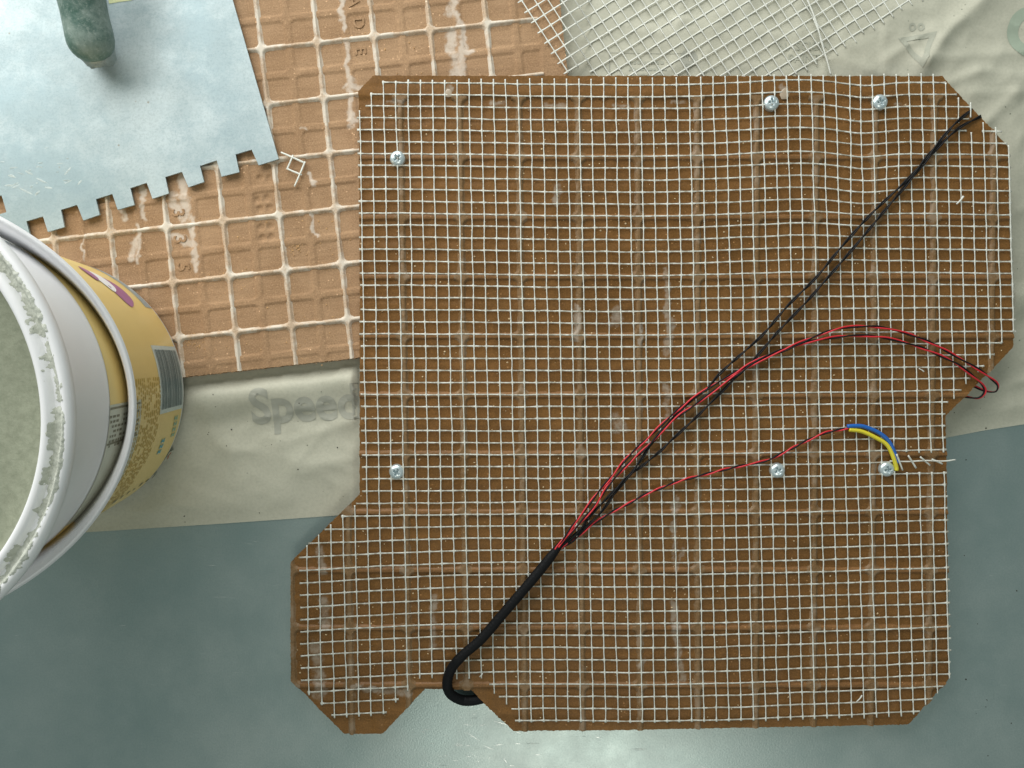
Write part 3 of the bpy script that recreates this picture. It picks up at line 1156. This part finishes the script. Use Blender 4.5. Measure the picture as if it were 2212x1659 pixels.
# small scrap of mesh on the rear tile
scrap = thing('mesh_scrap', 'tiny snipped scrap of white mesh lying beside the trowel corner', 'mesh', None)
zt = REAR_BASE + REAR_T + REAR_RIB + 0.35 * MM
for pts in ([(607, 329), (632, 340), (658, 352)], [(659, 349), (648, 376), (636, 403)], [(633, 335), (627, 350), (620, 366)], [(619, 364), (635, 371), (652, 378)]):
    small_strand(fp, pts, [zt, zt + 0.2 * MM, zt], 0.38 * MM, M_strand, scrap)

# ------------------------------------------------------------------ wire harness
har = thing('wire_harness', 'black cable sleeve fanning out into thin black and red twisted wires across the mesh', 'cable', fm.M)
WZ = TOP + 0.75 * MM


def path_h(uv, lift):
    q = fm.pts(uv, WZ)
    z = np.full(len(q), WZ + lift)
    for (sx, sy) in SCREW_XY:
        d = np.hypot(q[:, 0] - sx, q[:, 1] - sy)
        z += 1.2 * MM * (1 - smooth(2.5 * MM, 6 * MM, d))
    return z


def pair(pts, cols, r=0.32 * MM, pitch=21 * MM, lift=0.0, phase=0.0, ends=None, names=('wire', 'wire')):
    uv = spline(pts, 2.5)
    h = path_h(uv, lift + r)
    t = np.linspace(0, 1, len(uv))
    if ends is not None:
        h = h + np.interp(t, ends[0], ends[1])
    q = fm.pts(uv, h)
    s = np.concatenate([[0], np.cumsum(np.linalg.norm(np.diff(q, axis=0), axis=1))])
    tg = np.gradient(q, axis=0)
    tg /= np.linalg.norm(tg, axis=1)[:, None]
    sd = np.cross(tg, np.array([0, 0, 1.0]))
    sd /= np.linalg.norm(sd, axis=1)[:, None] + 1e-12
    up = np.cross(sd, tg)
    ph = phase + 2 * math.pi * s / pitch + 1.6 * vnoise(s, s * 0, 9 * MM, 61)
    for k, c in enumerate(cols):
        a = ph + k * math.pi
        p = q + sd * (r * 1.02 * np.cos(a))[:, None] + up * (r * 0.9 * np.sin(a))[:, None]
        V, F = tube(p, r, None, 7)
        link(names[k], mesh_np('wire', V, F), c, har)


slv = spline([(1213, 1173), (1180, 1215), (1150, 1252), (1090, 1322), (1040, 1380), (1000, 1415), (975, 1445), (966, 1475), (972, 1497), (994, 1511), (1020, 1513), (1050, 1506)], 3)
t = np.linspace(0, 1, len(slv))
hz = np.interp(t, [0, 0.55, 0.68, 0.80, 0.9, 1.0], [TOP + 2.4 * MM, TOP + 2.7 * MM, TOP + 2.9 * MM, TOP + 0.9 * MM, 3.4 * MM, 2.8 * MM])
rr = 1.95 * MM * (1 + 0.06 * (vnoise(t, t * 0, 0.04, 71) - 0.5)) * np.interp(t, [0, 0.02, 0.08, 1], [0.62, 0.72, 1, 1.03])
V, F = tube(fm.pts(slv, hz), rr, None, 14)
link('sleeve', mesh_np('sleeve', V, F), M_sleeve, har)
bk = (M_black, M_black)
rb = (M_red, M_black)
st_end = ([0, 0.03, 0.12, 0.2, 1], [1.6 * MM, 1.6 * MM, 0.9 * MM, 0.3 * MM, 0])
pair([(1206, 1186), (1254, 1143), (1276, 1113), (1322, 1065), (1349, 1036), (1367, 1018), (1411, 954), (1440, 918), (1491, 867), (1526, 840), (1561, 801), (1623, 746), (1655, 715), (1702, 660), (1764, 598),
      (1818, 533), (1883, 461), (1962, 386), (2003, 338), (2051, 280), (2071, 260), (2099, 236)], bk, phase=0.3, lift=0.12 * MM, ends=([0, 0.03, 0.12, 0.2, 0.95, 1], [1.6 * MM, 1.6 * MM, 0.9 * MM, 0.3 * MM, 0, -2 * MM]))
pair([(1208, 1188), (1268, 1136), (1297, 1108), (1322, 1074), (1358, 1029), (1390, 1004), (1429, 972), (1448, 953), (1506, 899), (1569, 836), (1608, 797), (1631, 774), (1682, 715), (1741, 653), (1793, 594),
      (1846, 533), (1900, 468), (1969, 386), (2020, 325), (2071, 277), (2119, 251)], bk, phase=1.4, lift=0.0, ends=([0, 0.03, 0.12, 0.2, 0.95, 1], [1.2 * MM, 1.2 * MM, 0.7 * MM, 0.2 * MM, 0, -1.5 * MM]))
pair([(1200, 1188), (1236, 1138), (1259, 1108), (1283, 1075), (1300, 1054), (1322, 1029), (1349, 995), (1381, 963), (1397, 949), (1440, 907), (1487, 867), (1534, 836), (1584, 807), (1643, 774), (1694, 754), (1741, 735),
      (1799, 713), (1850, 705), (1909, 708), (1967, 723), (2022, 746), (2073, 774), (2112, 797), (2135, 813), (2155, 831), (2150, 846), (2127, 844), (2096, 830)], rb, phase=2.2, pitch=21 * MM, lift=0.5 * MM,
     ends=([0, 0.03, 0.12, 0.2, 0.90, 0.96, 1], [2.0 * MM, 2.0 * MM, 1.1 * MM, 0.2 * MM, 0, -3 * MM, -6 * MM]))
pair([(1206, 1182), (1250, 1133), (1286, 1092), (1313, 1050), (1340, 1020), (1367, 993), (1401, 962), (1455, 907), (1506, 871), (1565, 828), (1623, 789), (1682, 762), (1741, 740), (1799, 729), (1850, 725), (1909, 729),
      (1975, 746), (2026, 766), (2065, 785), (2100, 811), (2123, 832), (2127, 848), (2112, 860), (2080, 856)], rb, phase=0.6, pitch=22 * MM, lift=0.7 * MM,
     ends=([0, 0.03, 0.12, 0.2, 0.90, 0.96, 1], [1.8 * MM, 1.8 * MM, 1.1 * MM, 0.2 * MM, 0, -3 * MM, -6 * MM]))
pair([(1208, 1186), (1240, 1166), (1277, 1135), (1322, 1106), (1358, 1088), (1394, 1068), (1429, 1054), (1465, 1040), (1522, 1025), (1584, 1010), (1655, 995), (1694, 977), (1741, 953), (1780, 936), (1810, 929), (1834, 925)], rb,
     phase=0.0, pitch=13.5 * MM, lift=0.1 * MM, ends=([0, 0.05, 0.2, 1], [1.2 * MM, 1.0 * MM, 0.1 * MM, 0]))
for pts, m, nm, hs in (([(1830, 921), (1850, 920), (1868, 922), (1897, 934), (1918, 951), (1931, 975), (1938, 1000)], M_blue, 'blue_sleeve', [1.2, 1.3, 1.3, 1.3, 1.0, 0.3]),
                       ([(1834, 928), (1862, 932), (1893, 946), (1915, 960), (1927, 981), (1936, 1008), (1936, 1016)], M_yel, 'yellow_sleeve', [1.2, 1.2, 1.2, 1.2, 1.0, 0.2])):
    uv = spline(pts, 2.5)
    h = TOP + np.interp(np.linspace(0, 1, len(uv)), np.linspace(0, 1, len(hs)), hs) * MM + 0.2 * MM
    V, F = tube(fm.pts(uv, h), 0.80 * MM, None, 12)
    link(nm, mesh_np(nm, V, F), m, har)

# ------------------------------------------------------------------ trowel
BZ = REAR_BASE + REAR_T + REAR_RIB + 0.35 * MM
BT = 0.9 * MM
A_ = np.array((602.0, 343.0))
E1 = np.array((-0.9572, 0.2895))
E2 = np.array((-0.2780, -0.9606))
edge = [(1700, 970), (1578, 1008), (1535, 912), (1437, 942), (1460, 1050), (1352, 1077), (1322, 978), (1220, 1012), (1245, 1110), (1150, 1142), (1110, 1048), (1008, 1080), (1030, 1180), (930, 1212), (895, 1115),
        (795, 1148), (820, 1250), (718, 1280), (685, 1183), (585, 1215), (608, 1310), (508, 1345), (470, 1250), (372, 1280), (393, 1385), (292, 1415), (262, 1320), (160, 1350), (188, 1448), (80, 1480)]
out = [(x * .354, y * .354) for x, y in edge]
out += [tuple(A_ + E1 * 640 + E2 * 2)]
t_ = 60.0
while t_ < 900:
    out += [tuple(A_ + E1 * 640 + E2 * t_), tuple(A_ + E1 * 597 + E2 * t_), tuple(A_ + E1 * 597 + E2 * (t_ + 38)), tuple(A_ + E1 * 640 + E2 * (t_ + 38))]
    t_ += 78
out += [tuple(A_ + E1 * 640 + E2 * 1000), tuple(A_ + E2 * 1000)]
trw = thing('notched_trowel', 'notched steel trowel with scuffed green handle lying on the bare tile', 'trowel')
bm = bmesh.new()
vs = [bm.verts.new(P(u, v, BZ + BT)) for u, v in out]
f = bm.faces.new(vs)
if f.normal.z < 0:
    f.normal_flip()
bmesh.ops.triangulate(bm, faces=[f])
ext = bmesh.ops.extrude_face_region(bm, geom=bm.faces[:])
for g in ext['geom']:
    if isinstance(g, bmesh.types.BMVert):
        g.co.z -= BT
bmesh.ops.recalc_face_normals(bm, faces=bm.faces)
me = bpy.data.meshes.new('blade')
bm.to_mesh(me)
bm.free()
link('blade', me, M_blade, trw)
# dried mortar lumps on the blade near the bucket
lum = []
for k in range(46):
    u = random.gauss(75, 60)
    v = 395 + random.gauss(0, 32)
    if not (2 < u < 230) or v > 440 - 0.25 * u:
        continue
    c = P(u, v, BZ + BT)
    s = random.uniform(0.2, 0.6) * MM
    L = random.uniform(2, 9)
    an = random.uniform(-0.5, 0.9)
    V = []
    for q in range(8):
        a = 2 * math.pi * q / 8
        x = s * L * math.cos(a) * random.uniform(.7, 1.2)
        y = s * math.sin(a) * random.uniform(.7, 1.2)
        V.append((c.x + x * math.cos(an) - y * math.sin(an), c.y + x * math.sin(an) + y * math.cos(an), c.z - 0.05 * MM))
    V.append((c.x, c.y, c.z + random.uniform(0.10, 0.28) * MM))
    lum.append((np.array(V), [(q, (q + 1) % 8, 8) for q in range(8)]))
M_dust = mat_mortar('pale_mortar', (0.46, 0.545, 0.56), (0.58, 0.655, 0.665))
o = link('mortar_lumps', mesh_np('mortar_lumps', *join(lum)), M_dust, trw)
o['kind'] = 'stuff'
# handle: a rounded grip raised above the blade
H0 = P(201, 112, BZ + 12.5 * MM)
H1 = P(150, -120, BZ + 25 * MM)
ax = (H1 - H0).normalized()
n_ = 40
pts = []
rad = []
LEN = 0.125
for q in range(n_ + 1):
    s = LEN * (q / n_) ** 1.35
    pts.append(H0 + ax * (s - 0.004))
    r = 8.3 * MM * min(1.0, math.sqrt(max(0.0, 1 - (1 - min(1, s / 0.0095)) ** 2.4))) + 2.2 * MM * float(smooth(0.012, 0.05, np.array(s)))
    r *= 1 + 0.03 * math.sin(s * 220)
    r *= math.sqrt(max(0.02, 1 - max(0, (s - LEN + 0.012) / 0.012) ** 2))
    rad.append(max(r, 0.4 * MM))
V, F = tube([tuple(p) for p in pts], np.array(rad), np.array(rad) * 0.96, 28)
link('handle', mesh_np('handle', V, F), M_handle, trw)
# ferrule at the handle's end and the tang that carries it
M_tang = mat_steel('tang_steel', (0.20, 0.24, 0.24), (0.32, 0.36, 0.35), (0.42, 0.46, 0.45), (0.3, 0.5), 0.7)
pp = [H0 + ax * s for s in (0.0, 0.0022, 0.0042)]
V, F = tube([tuple(H0 - ax * 0.0035 + Vector((0, 0, -0.004))), tuple(H0 - ax * 0.001 + Vector((0, 0, -0.004))), tuple(H0 + ax * 0.004 + Vector((0, 0, -0.004)))], np.array([4.6, 6.2, 6.6]) * MM, None, 24)
link('ferrule', mesh_np('ferrule', V, F), M_tang, trw)
b0 = P(206, 128, BZ + BT + 1.6 * MM)
tp = [H0 + ax * 0.02 + Vector((0, 0, -0.004)), H0 - ax * 0.001 + Vector((0, 0, -0.004)), Vector((b0.x, b0.y, b0.z + 4 * MM)), b0 + ax * 0.004, b0 + ax * 0.05 + Vector((0, 0, -0.018)) * 0]
tp[4].z = b0.z
V, F = tube(spline([tuple(p) for p in tp], 0.002), 3.4 * MM, 1.6 * MM, 10)
link('tang', mesh_np('tang', V, F), M_tang, trw)
sc = [(236, 8), (258, 4), (282, 1), (300, -6), (288, -40), (228, -28)]
V = np.array([P(u, v, BZ + BT + 0.12 * MM) for u, v in sc] + [P(u, v, BZ + BT + 0.02 * MM) for u, v in sc])
n = len(sc)
link('sticker', mesh_np('sticker', V, [tuple(range(n))] + [(k, (k + 1) % n, n + (k + 1) % n, n + k) for k in range(n)], False), M_sticker, trw)

# ------------------------------------------------------------------ bucket
bang = math.radians(3.0)
bc = P(127, 842, 4.4 * MM)
BM = Matrix.Translation(bc) @ Matrix.Rotation(bang, 4, 'X')
buc = thing('bucket', 'white plastic mortar bucket with yellow printed label and strap handle', 'bucket', BM)
R0, R1, ZT = 50.5 * MM, 57.2 * MM, 80 * MM


def cone_r(z):
    return R0 + (R1 - R0) * z / ZT


prof = [(0.0, 0.6), (40, 0.6), (46, 0.0), (49.0, 0.2), (50.3, 1.2), (50.7, 3.0)]
prof = [(r * MM, z * MM) for r, z in prof] + [(cone_r(z * MM), z * MM) for z in (10, 20, 30, 40, 50, 60, 70, 76, 80, 90, 100)]
rc = cone_r(100 * MM) / MM
lipo = [(rc + 0.3, 106), (62.5, 107.2), (66.2, 107.6), (67.0, 108.6), (67.0, 111.0), (66.3, 112.0), (65.2, 112.2), (64.6, 111.4), (64.2, 110.4), (62.6, 110.4), (62.2, 111.5), (61.5, 112.5), (60.4, 112.7), (59.7, 112.2), (59.3, 111.0), (58.9, 106)]
prof += [(r * MM, z * MM) for r, z in lipo]
prof += [(cone_r(z * MM) - 1.6 * MM, z * MM) for z in (100, 80, 60, 40, 20, 6)] + [(48 * MM, 3 * MM), (0.0, 3 * MM)]
V, F = lathe(prof, 160)
bme = mesh_np('body', V, F)
bme.set_sharp_from_angle(angle=math.radians(70))
link('body', bme, M_white, buc)
# mortar left inside
prof2 = [(r_ * MM, z_ * MM) for r_, z_ in ((59.2, 110.2), (58.7, 108.6), (57.6, 106.6), (55.5, 105.4), (51, 104.8), (40, 104.5), (20, 104.7), (0, 104.5))]
V, F = lathe(prof2, 120)
link('mortar_lining', mesh_np('mortar_lining', V, [tuple(reversed(q)) for q in F]), M_mortar2, buc)
# mortar caught in the lid groove
na, nr = 1500, 30
A, Rr = np.meshgrid(np.linspace(-math.pi, math.pi, na + 1), np.linspace(59.6, 67.2, nr))
top = np.interp(Rr, [59.6, 60.4, 61.5, 62.2, 62.6, 64.2, 64.6, 65.2, 66.3, 67.0, 67.2], [112.0, 112.7, 112.5, 111.5, 110.4, 110.4, 111.4, 112.2, 112.0, 111.0, 110.0])
arc = A * 63
nn = vnoise(arc, Rr, 7.0, 81) * 0.6 + vnoise(arc, Rr, 1.6, 82) * 0.4
grv = np.exp(-((Rr - 64.2) / 1.9) ** 2)
inner = np.exp(-((Rr - 61.6) / 0.7) ** 2) * (vnoise(arc, Rr * 0, 5.0, 83) > 0.52)
th = 0.30 * (vnoise(arc, Rr, 0.45, 85) - 0.5) + 0.35 * (vnoise(arc, Rr, 1.1, 86) - 0.5) + grv * 1.5 * (0.35 + nn) + inner * 0.8 * nn - 0.62 + 0.35 * (nn - 0.5)
Zm = np.where(th > 0, top + np.minimum(th * 0.5, 0.9), top - 0.1) + 0.22 * (vnoise(arc, Rr, 0.5, 84) - 0.4) * (th > 0)
Zm = np.minimum(Zm, 113.0)
Vx = Rr * np.cos(A) * MM
Vy = Rr * np.sin(A) * MM
keep = ((th[:-1, :-1] + th[1:, 1:] + th[:-1, 1:] + th[1:, :-1]) / 4) > 0
me = grid_mesh('mortar_residue', Vx, Vy, Zm * MM, keep)
o = link('mortar_residue', me, M_mortar, buc)


def bucket_hit(u, v):
    """angle and height on the bucket wall of a place in the layout"""
    I = BM.inverted()
    c = I @ Vector((0, 0, CAM_H))
    d = (I.to_3x3() @ (P(u, v) - Vector((0, 0, CAM_H)))).normalized()
    k = (R1 - R0) / ZT
    a = d.x ** 2 + d.y ** 2 - (k * d.z) ** 2
    rz = R0 + k * c.z
    b = c.x * d.x + c.y * d.y - rz * k * d.z
    cc = c.x ** 2 + c.y ** 2 - rz ** 2
    disc = max(b * b - a * cc, 0)
    t = (-b - math.sqrt(disc)) / a
    p = c + d * t
    return math.atan2(p.y, p.x), p.z


def patch(phi0, phi1, z0, z1, off):
    n = max(2, int(abs(phi1 - phi0) / 0.035) + 1)
    nz = max(2, int(abs(z1 - z0) / (8 * MM)) + 1)
    V = []
    for i in range(n + 1):
        a = phi0 + (phi1 - phi0) * i / n
        for j in range(nz + 1):
            z = z0 + (z1 - z0) * j / nz
            r = cone_r(z) + off
            V.append((r * math.cos(a), r * math.sin(a), z))
    m = nz + 1
    F = [(i * m + j, (i + 1) * m + j, (i + 1) * m + j + 1, i * m + j + 1) for i in range(n) for j in range(nz)]
    return np.array(V), F


def warp(me, phi, z, off, flip=False, turn=0.0):
    """bend a flat drawing (x round the wall, y up it) onto the bucket wall"""
    bm = bmesh.new()
    bm.from_mesh(me)
    c, s = math.cos(turn), math.sin(turn)
    for vt in bm.verts:
        x, y = vt.co.x * c - vt.co.y * s, vt.co.x * s + vt.co.y * c
        zz = z + y
        r = cone_r(zz)
        a = phi + x / r
        vt.co = ((r + off) * math.cos(a), (r + off) * math.sin(a), zz)
    bm.to_mesh(me)
    bm.free()
    return me


lab = link('label', mesh_np('label', *patch(-2.4, 2.4, 3.6 * MM, 71 * MM, 0.12 * MM)), M_yellow, buc)


def decal(name, me, m, label=None):
    o = link(name, me, m, lab)
    return o


# barcode: bars run round the wall
ph1, zz1 = bucket_hit(322, 756)
ph0, zz0 = bucket_hit(388, 876)
ph1b, _ = bucket_hit(376, 756)
ph0b, _ = bucket_hit(335, 887)
pa, pb = (ph0 + ph0b) / 2, (ph1 + ph1b) / 2
za, zb = 4.6 * MM, 27 * MM
decal('barcode_panel', mesh_np('barcode_panel', *patch(pa - 0.03, pb + 0.03, za - 1.2 * MM, zb + 1.2 * MM, 0.20 * MM)), M_barwhite)
parts = []
z = za
while z < zb:
    h = random.choice((0.28, 0.28, 0.5, 0.8)) * MM
    parts.append(patch(pa, pb, z, min(z + h, zb), 0.28 * MM))
    z += h + random.choice((0.28, 0.35, 0.55)) * MM
decal('barcode_bars', mesh_np('barcode_bars', *join(parts)), M_barink)
# pale text panel above the handle
ph, zt1 = bucket_hit(232, 880)
phe, _ = bucket_hit(250, 1030)
decal('text_panel', mesh_np('text_panel', *patch(phe - 0.25, ph + 0.01, 46 * MM, 71.3 * MM, 0.20 * MM)), M_panel)
parts = []
for rr_ in range(2):
    a = ph - 0.005 - rr_ * 0.2
    parts.append(patch(a, a - 0.012, 47 * MM, 71 * MM, 0.28 * MM))
for col in range(7):
    a = ph - 0.05 - col * 0.028
    zc = 48 * MM
    while zc < 70 * MM:
        L = random.uniform(0.8, 2.2) * MM
        if random.random() < 0.8:
            parts.append(patch(a, a - 0.014, zc, zc + L, 0.28 * MM))
        zc += L + 0.7 * MM
decal('panel_lettering', mesh_np('panel_lettering', *join(parts)), M_inkdark)
# the block of fine print round the lower wall
parts = []
for row in range(13):
    zr = (28 + row * 1.75) * MM
    a = 0.12
    while a > -1.55:
        L = random.uniform(0.012, 0.05)
        if random.random() < 0.9:
            parts.append(patch(a, a - L, zr, zr + 0.75 * MM, 0.26 * MM))
        a -= L + 0.014
decal('fine_print', mesh_np('fine_print', *join(parts)), M_ink)
# blue numerals, teal seal, red mark and dark letters
for nm, u, v, m, k in (('blue_marks', 345, 968, M_inkblue, 3), ('teal_marks', 375, 925, M_inkteal, 4)):
    a, z = bucket_hit(u, v)
    parts = []
    for q in range(k):
        aq = a + (q - (k - 1) / 2) * 0.045
        parts += [patch(aq, aq + 0.034, z - 2.0 * MM + 0.4 * q * MM, z - 1.1 * MM + 0.4 * q * MM, 0.34 * MM),
                  patch(aq, aq + 0.034, z + 0.3 * MM + 0.4 * q * MM, z + 1.3 * MM + 0.4 * q * MM, 0.34 * MM),
                  patch(aq + 0.008, aq + 0.022, z - 1.1 * MM + 0.4 * q * MM, z + 0.3 * MM + 0.4 * q * MM, 0.34 * MM)]
    decal(nm, mesh_np(nm, *join(parts)), m)
a, z = bucket_hit(363, 985)
parts = [patch(a - 0.05, a + 0.05, z - 2.2 * MM, z + 2.4 * MM, 0.24 * MM)]
decal('pale_patch', mesh_np('pale_patch', *join(parts)), M_panel)
parts = [patch(a + dx, a + dx + 0.025, z + dz * MM, z + (dz + 1.3) * MM, 0.32 * MM) for dx, dz in ((-0.03, -1), (-0.005, 0.2), (0.012, -0.6))]
decal('red_mark', mesh_np('red_mark', *join(parts)), M_inkred)
parts = []
for k in range(7):
    a, z = bucket_hit(330 - k * 14, 1030 + k * 9)
    parts.append(patch(a, a + random.uniform(0.02, 0.04), z, z + random.uniform(1.0, 2.4) * MM, 0.3 * MM))
decal('dark_marks', mesh_np('dark_marks', *join(parts)), M_inkdark)
# picture of berries on the far upper part


def blob(u, v, rx, ry, m, name, off):
    a, z = bucket_hit(u, v)
    pts = [(rx * math.cos(q) * (1 + 0.1 * math.sin(3 * q)), ry * math.sin(q), 0) for q in np.linspace(0, 2 * math.pi, 24, endpoint=False)]
    V = np.array(pts + [(0, 0, 0)])
    me = mesh_np(name, V, [(i, (i + 1) % 24, 24) for i in range(24)])
    return decal(name, warp(me, a, z, off), m)


blob(256, 630, 0.0075, 0.0062, M_purple, 'purple_print', 0.30 * MM)
blob(224, 609, 0.0055, 0.0045, M_pictwhite, 'white_print', 0.36 * MM)
blob(192, 592, 0.004, 0.0030, M_purple, 'purple_print', 0.42 * MM)
a, z = bucket_hit(268, 632)
decal('grey_print_and_sheen', mesh_np('grey_print_and_sheen', *patch(a - 0.12, a + 0.9, 4 * MM, 10 * MM, 0.22 * MM)), M_greyblue_sheen)  # grey-blue sheen of the label, painted as a coloured patch

# strap handle
NPH = 90
phs = np.linspace(math.radians(-112), math.radians(112), NPH)
c_ = np.clip(np.cos(phs), -0.35, 1)
zc = (92 - 31 * c_) * MM
rc_ = cone_r(zc) + (2.9 + 0.9 * (1 - np.clip(c_, 0, 1))) * MM
hh = 5.2 * MM
tt = 0.9 * MM
lean = 0.55
V = []
for a, z, r in zip(phs, zc, rc_):
    for sr, sz in ((-1, -1), (1, -1), (1, 1), (-1, 1)):
        rr2 = r + sr * tt + sz * hh * lean
        V.append((rr2 * math.cos(a), rr2 * math.sin(a), z + sz * hh - sr * tt * lean))
F = []
for i in range(NPH - 1):
    for k in range(4):
        k2 = (k + 1) % 4
        F.append((i * 4 + k, (i + 1) * 4 + k, (i + 1) * 4 + k2, i * 4 + k2))
F += [(3, 2, 1, 0), tuple((NPH - 1) * 4 + k for k in range(4))]
bm = bmesh.new()
hm = mesh_np('strap_handle', np.array(V), F)
bm.from_mesh(hm)
ed = [e for e in bm.edges if len(e.link_faces) == 2 and e.calc_face_angle(0) > 0.8]
bmesh.ops.bevel(bm, geom=ed, offset=0.5 * MM, segments=2, affect='EDGES')
bmesh.ops.recalc_face_normals(bm, faces=bm.faces)
bm.to_mesh(hm)
bm.free()
link('strap_handle', hm, M_white, buc)
for s in (-1, 1):
    a = s * math.radians(108)
    r = cone_r(100 * MM)
    c = Vector((r * math.cos(a), r * math.sin(a), 100 * MM))
    d = Vector((math.cos(a), math.sin(a), 0))
    V, F = tube([tuple(c - d * 0.001), tuple(c + d * 0.006), tuple(c + d * 0.010)], np.array([5.0, 5.0, 4.2]) * MM, None, 16)
    link('handle_pivot', mesh_np('handle_pivot', V, F), M_white, buc)

# ------------------------------------------------------------------ small stuff
def chips(name, frame, spots, m, label, cat, hfun, smin, smax, flat=0.6):
    parts = []
    for u, v in spots:
        s = random.uniform(smin, smax) * MM
        c = np.array(frame.M @ frame.pt(u, v, hfun(u, v)))
        k = 6
        an = random.uniform(0, 6.28)
        el = random.uniform(0.5, 1)
        ring = [(c[0] + s * math.cos(an) * math.cos(q) - s * el * math.sin(an) * math.sin(q), c[1] + s * math.sin(an) * math.cos(q) + s * el * math.cos(an) * math.sin(q), c[2] - 0.05 * MM + random.uniform(-.1, .1) * s)
                for q in np.linspace(0, 2 * math.pi, k, endpoint=False) + random.uniform(-0.3, 0.3)]
        ring.append((c[0] + random.uniform(-.3, .3) * s, c[1] + random.uniform(-.3, .3) * s, c[2] + s * flat * random.uniform(0.6, 1.2)))
        parts.append((np.array(ring), [(i, (i + 1) % k, k) for i in range(k)]))
    V, F = join(parts)
    o = link(name, mesh_np(name, V, F, False), m)
    return tag(o, label, cat, kind='stuff')


sp = [(636 + random.gauss(0, 9), 531 + random.gauss(0, 8)) for _ in range(60)]
sp += [(415 + random.gauss(0, 20), 742 + random.gauss(0, 8)) for _ in range(60)] + [(random.uniform(400, 765), random.uniform(470, 790)) for _ in range(150)]
sp += [(u, 806 - 0.115 * (u - 400) + random.gauss(0, 4)) for u in np.random.RandomState(3).uniform(400, 775, 60)]
sp += [(random.uniform(620, 1200), random.uniform(0, 160)) for _ in range(50)]
chips('clay_crumbs', fr, sp, M_crumb, 'sandy clay crumbs scattered on the bare tile', 'crumbs', lambda u, v: REAR_T + 0.1 * MM, 0.12, 0.42)
sp = []
while len(sp) < 850:
    u, v = random.uniform(640, 2180), random.uniform(180, 1560)
    if random.random() < 1.25 - 0.00045 * (u - 640) - 0.00025 * v and inside(OUT, np.array([u]), np.array([v]))[0]:
        sp.append((u, v))
chips('pale_chips', fm, sp, M_chip, 'tiny pale specks strewn over the brown cut tile', 'specks', lambda u, v: TILE_T + 0.2 * MM, 0.16, 0.42, 0.4)


def glue_blob(pts, h, frame, z, label):
    k = len(pts)
    q = frame.pts(pts, z)
    c = q.mean(0)
    rings = [q, c + (q - c) * 0.8, c + (q - c) * 0.45]
    rings[1][:, 2] += h * 0.7
    rings[2][:, 2] += h
    V = np.concatenate(rings + [c[None, :] + np.array([[0, 0, h * 1.05]])])
    F = []
    for r in range(2):
        F += [(r * k + i, r * k + (i + 1) % k, (r + 1) * k + (i + 1) % k, (r + 1) * k + i) for i in range(k)]
    F += [(2 * k + i, 2 * k + (i + 1) % k, 3 * k) for i in range(k)]
    Vw = np.concatenate([V, np.ones((len(V), 1))], 1) @ frame.Mn.T
    o = link('glue_blob', mesh_np('glue_blob', Vw[:, :3], [tuple(reversed(f_)) for f_ in F]), M_glue)
    return tag(o, label, 'glue', 'dried glue blobs on the cut tile')


glue_blob([(1683, 203), (1690, 192), (1697, 188), (1703, 194), (1704, 208), (1699, 214), (1688, 214)], 0.25 * MM, fm, TILE_T + 0.75 * MM, 'pale dried glue blob under the mesh right of a screw at the top')
glue_blob([(961, 198), (966, 191), (972, 192), (976, 199), (978, 208), (968, 210), (960, 208)], 0.2 * MM, fm, TILE_T + 0.75 * MM, 'pale dried glue blob near the top left of the cut tile')


def fleck(a, b, w_, label, h=TOP + 1.0 * MM):
    uv = spline([a, ((a[0] + b[0]) / 2 + 1.5, (a[1] + b[1]) / 2), b], 3)
    q = fm.pts(uv, h)
    V, F = tube(q, np.linspace(0.6, 1, len(q)) * w_, None, 6)
    V = np.concatenate([V, np.ones((len(V), 1))], 1) @ fm.Mn.T
    o = link('fibre_snip', mesh_np('fibre_snip', V[:, :3], F), M_strand)
    return tag(o, label, 'fibre', 'snipped fibres lying on the mesh')


fleck((2066, 441), (2081, 424), 0.42 * MM, 'short white snipped fibre lying on the mesh near the right edge of the cut tile')
fleck((1985, 796), (1996, 803), 0.25 * MM, 'curled white fibre snip below the red wires near the right side')
fleck((1850, 1516), (1862, 1502), 0.3 * MM, 'white fibre snip near the lower right corner of the cut tile')
fleck((1036, 1462), (1042, 1454), 0.3 * MM, 'white fibre snip on the mesh just right of the black cable bend')

M_grit = plain('dark_grit', (0.05, 0.05, 0.04), 0.9, 0, 0.2)
sp = [(451, 934), (449, 938), (500, 928), (398, 1115), (560, 1108), (1905, 945), (2130, 925)] + [(random.uniform(420, 770), random.uniform(840, 1090)) for _ in range(14)]
sp += [(random.uniform(2060, 2205), random.uniform(300, 900)) for _ in range(12)] + [(random.uniform(2060, 2205), random.uniform(960, 1640)) for _ in range(10)]


def flat_h(u, v):
    q = P(u, v)
    return float(paper_z_edge(np.array([q.x]), np.array([q.y]))[0]) + 0.1 * MM if v < 940 or u < 800 else 0.08 * MM


chips('dark_grit', fp, sp, M_grit, 'few dark grit specks scattered on the paper and table', 'grit', flat_h, 0.12, 0.38, 0.5)
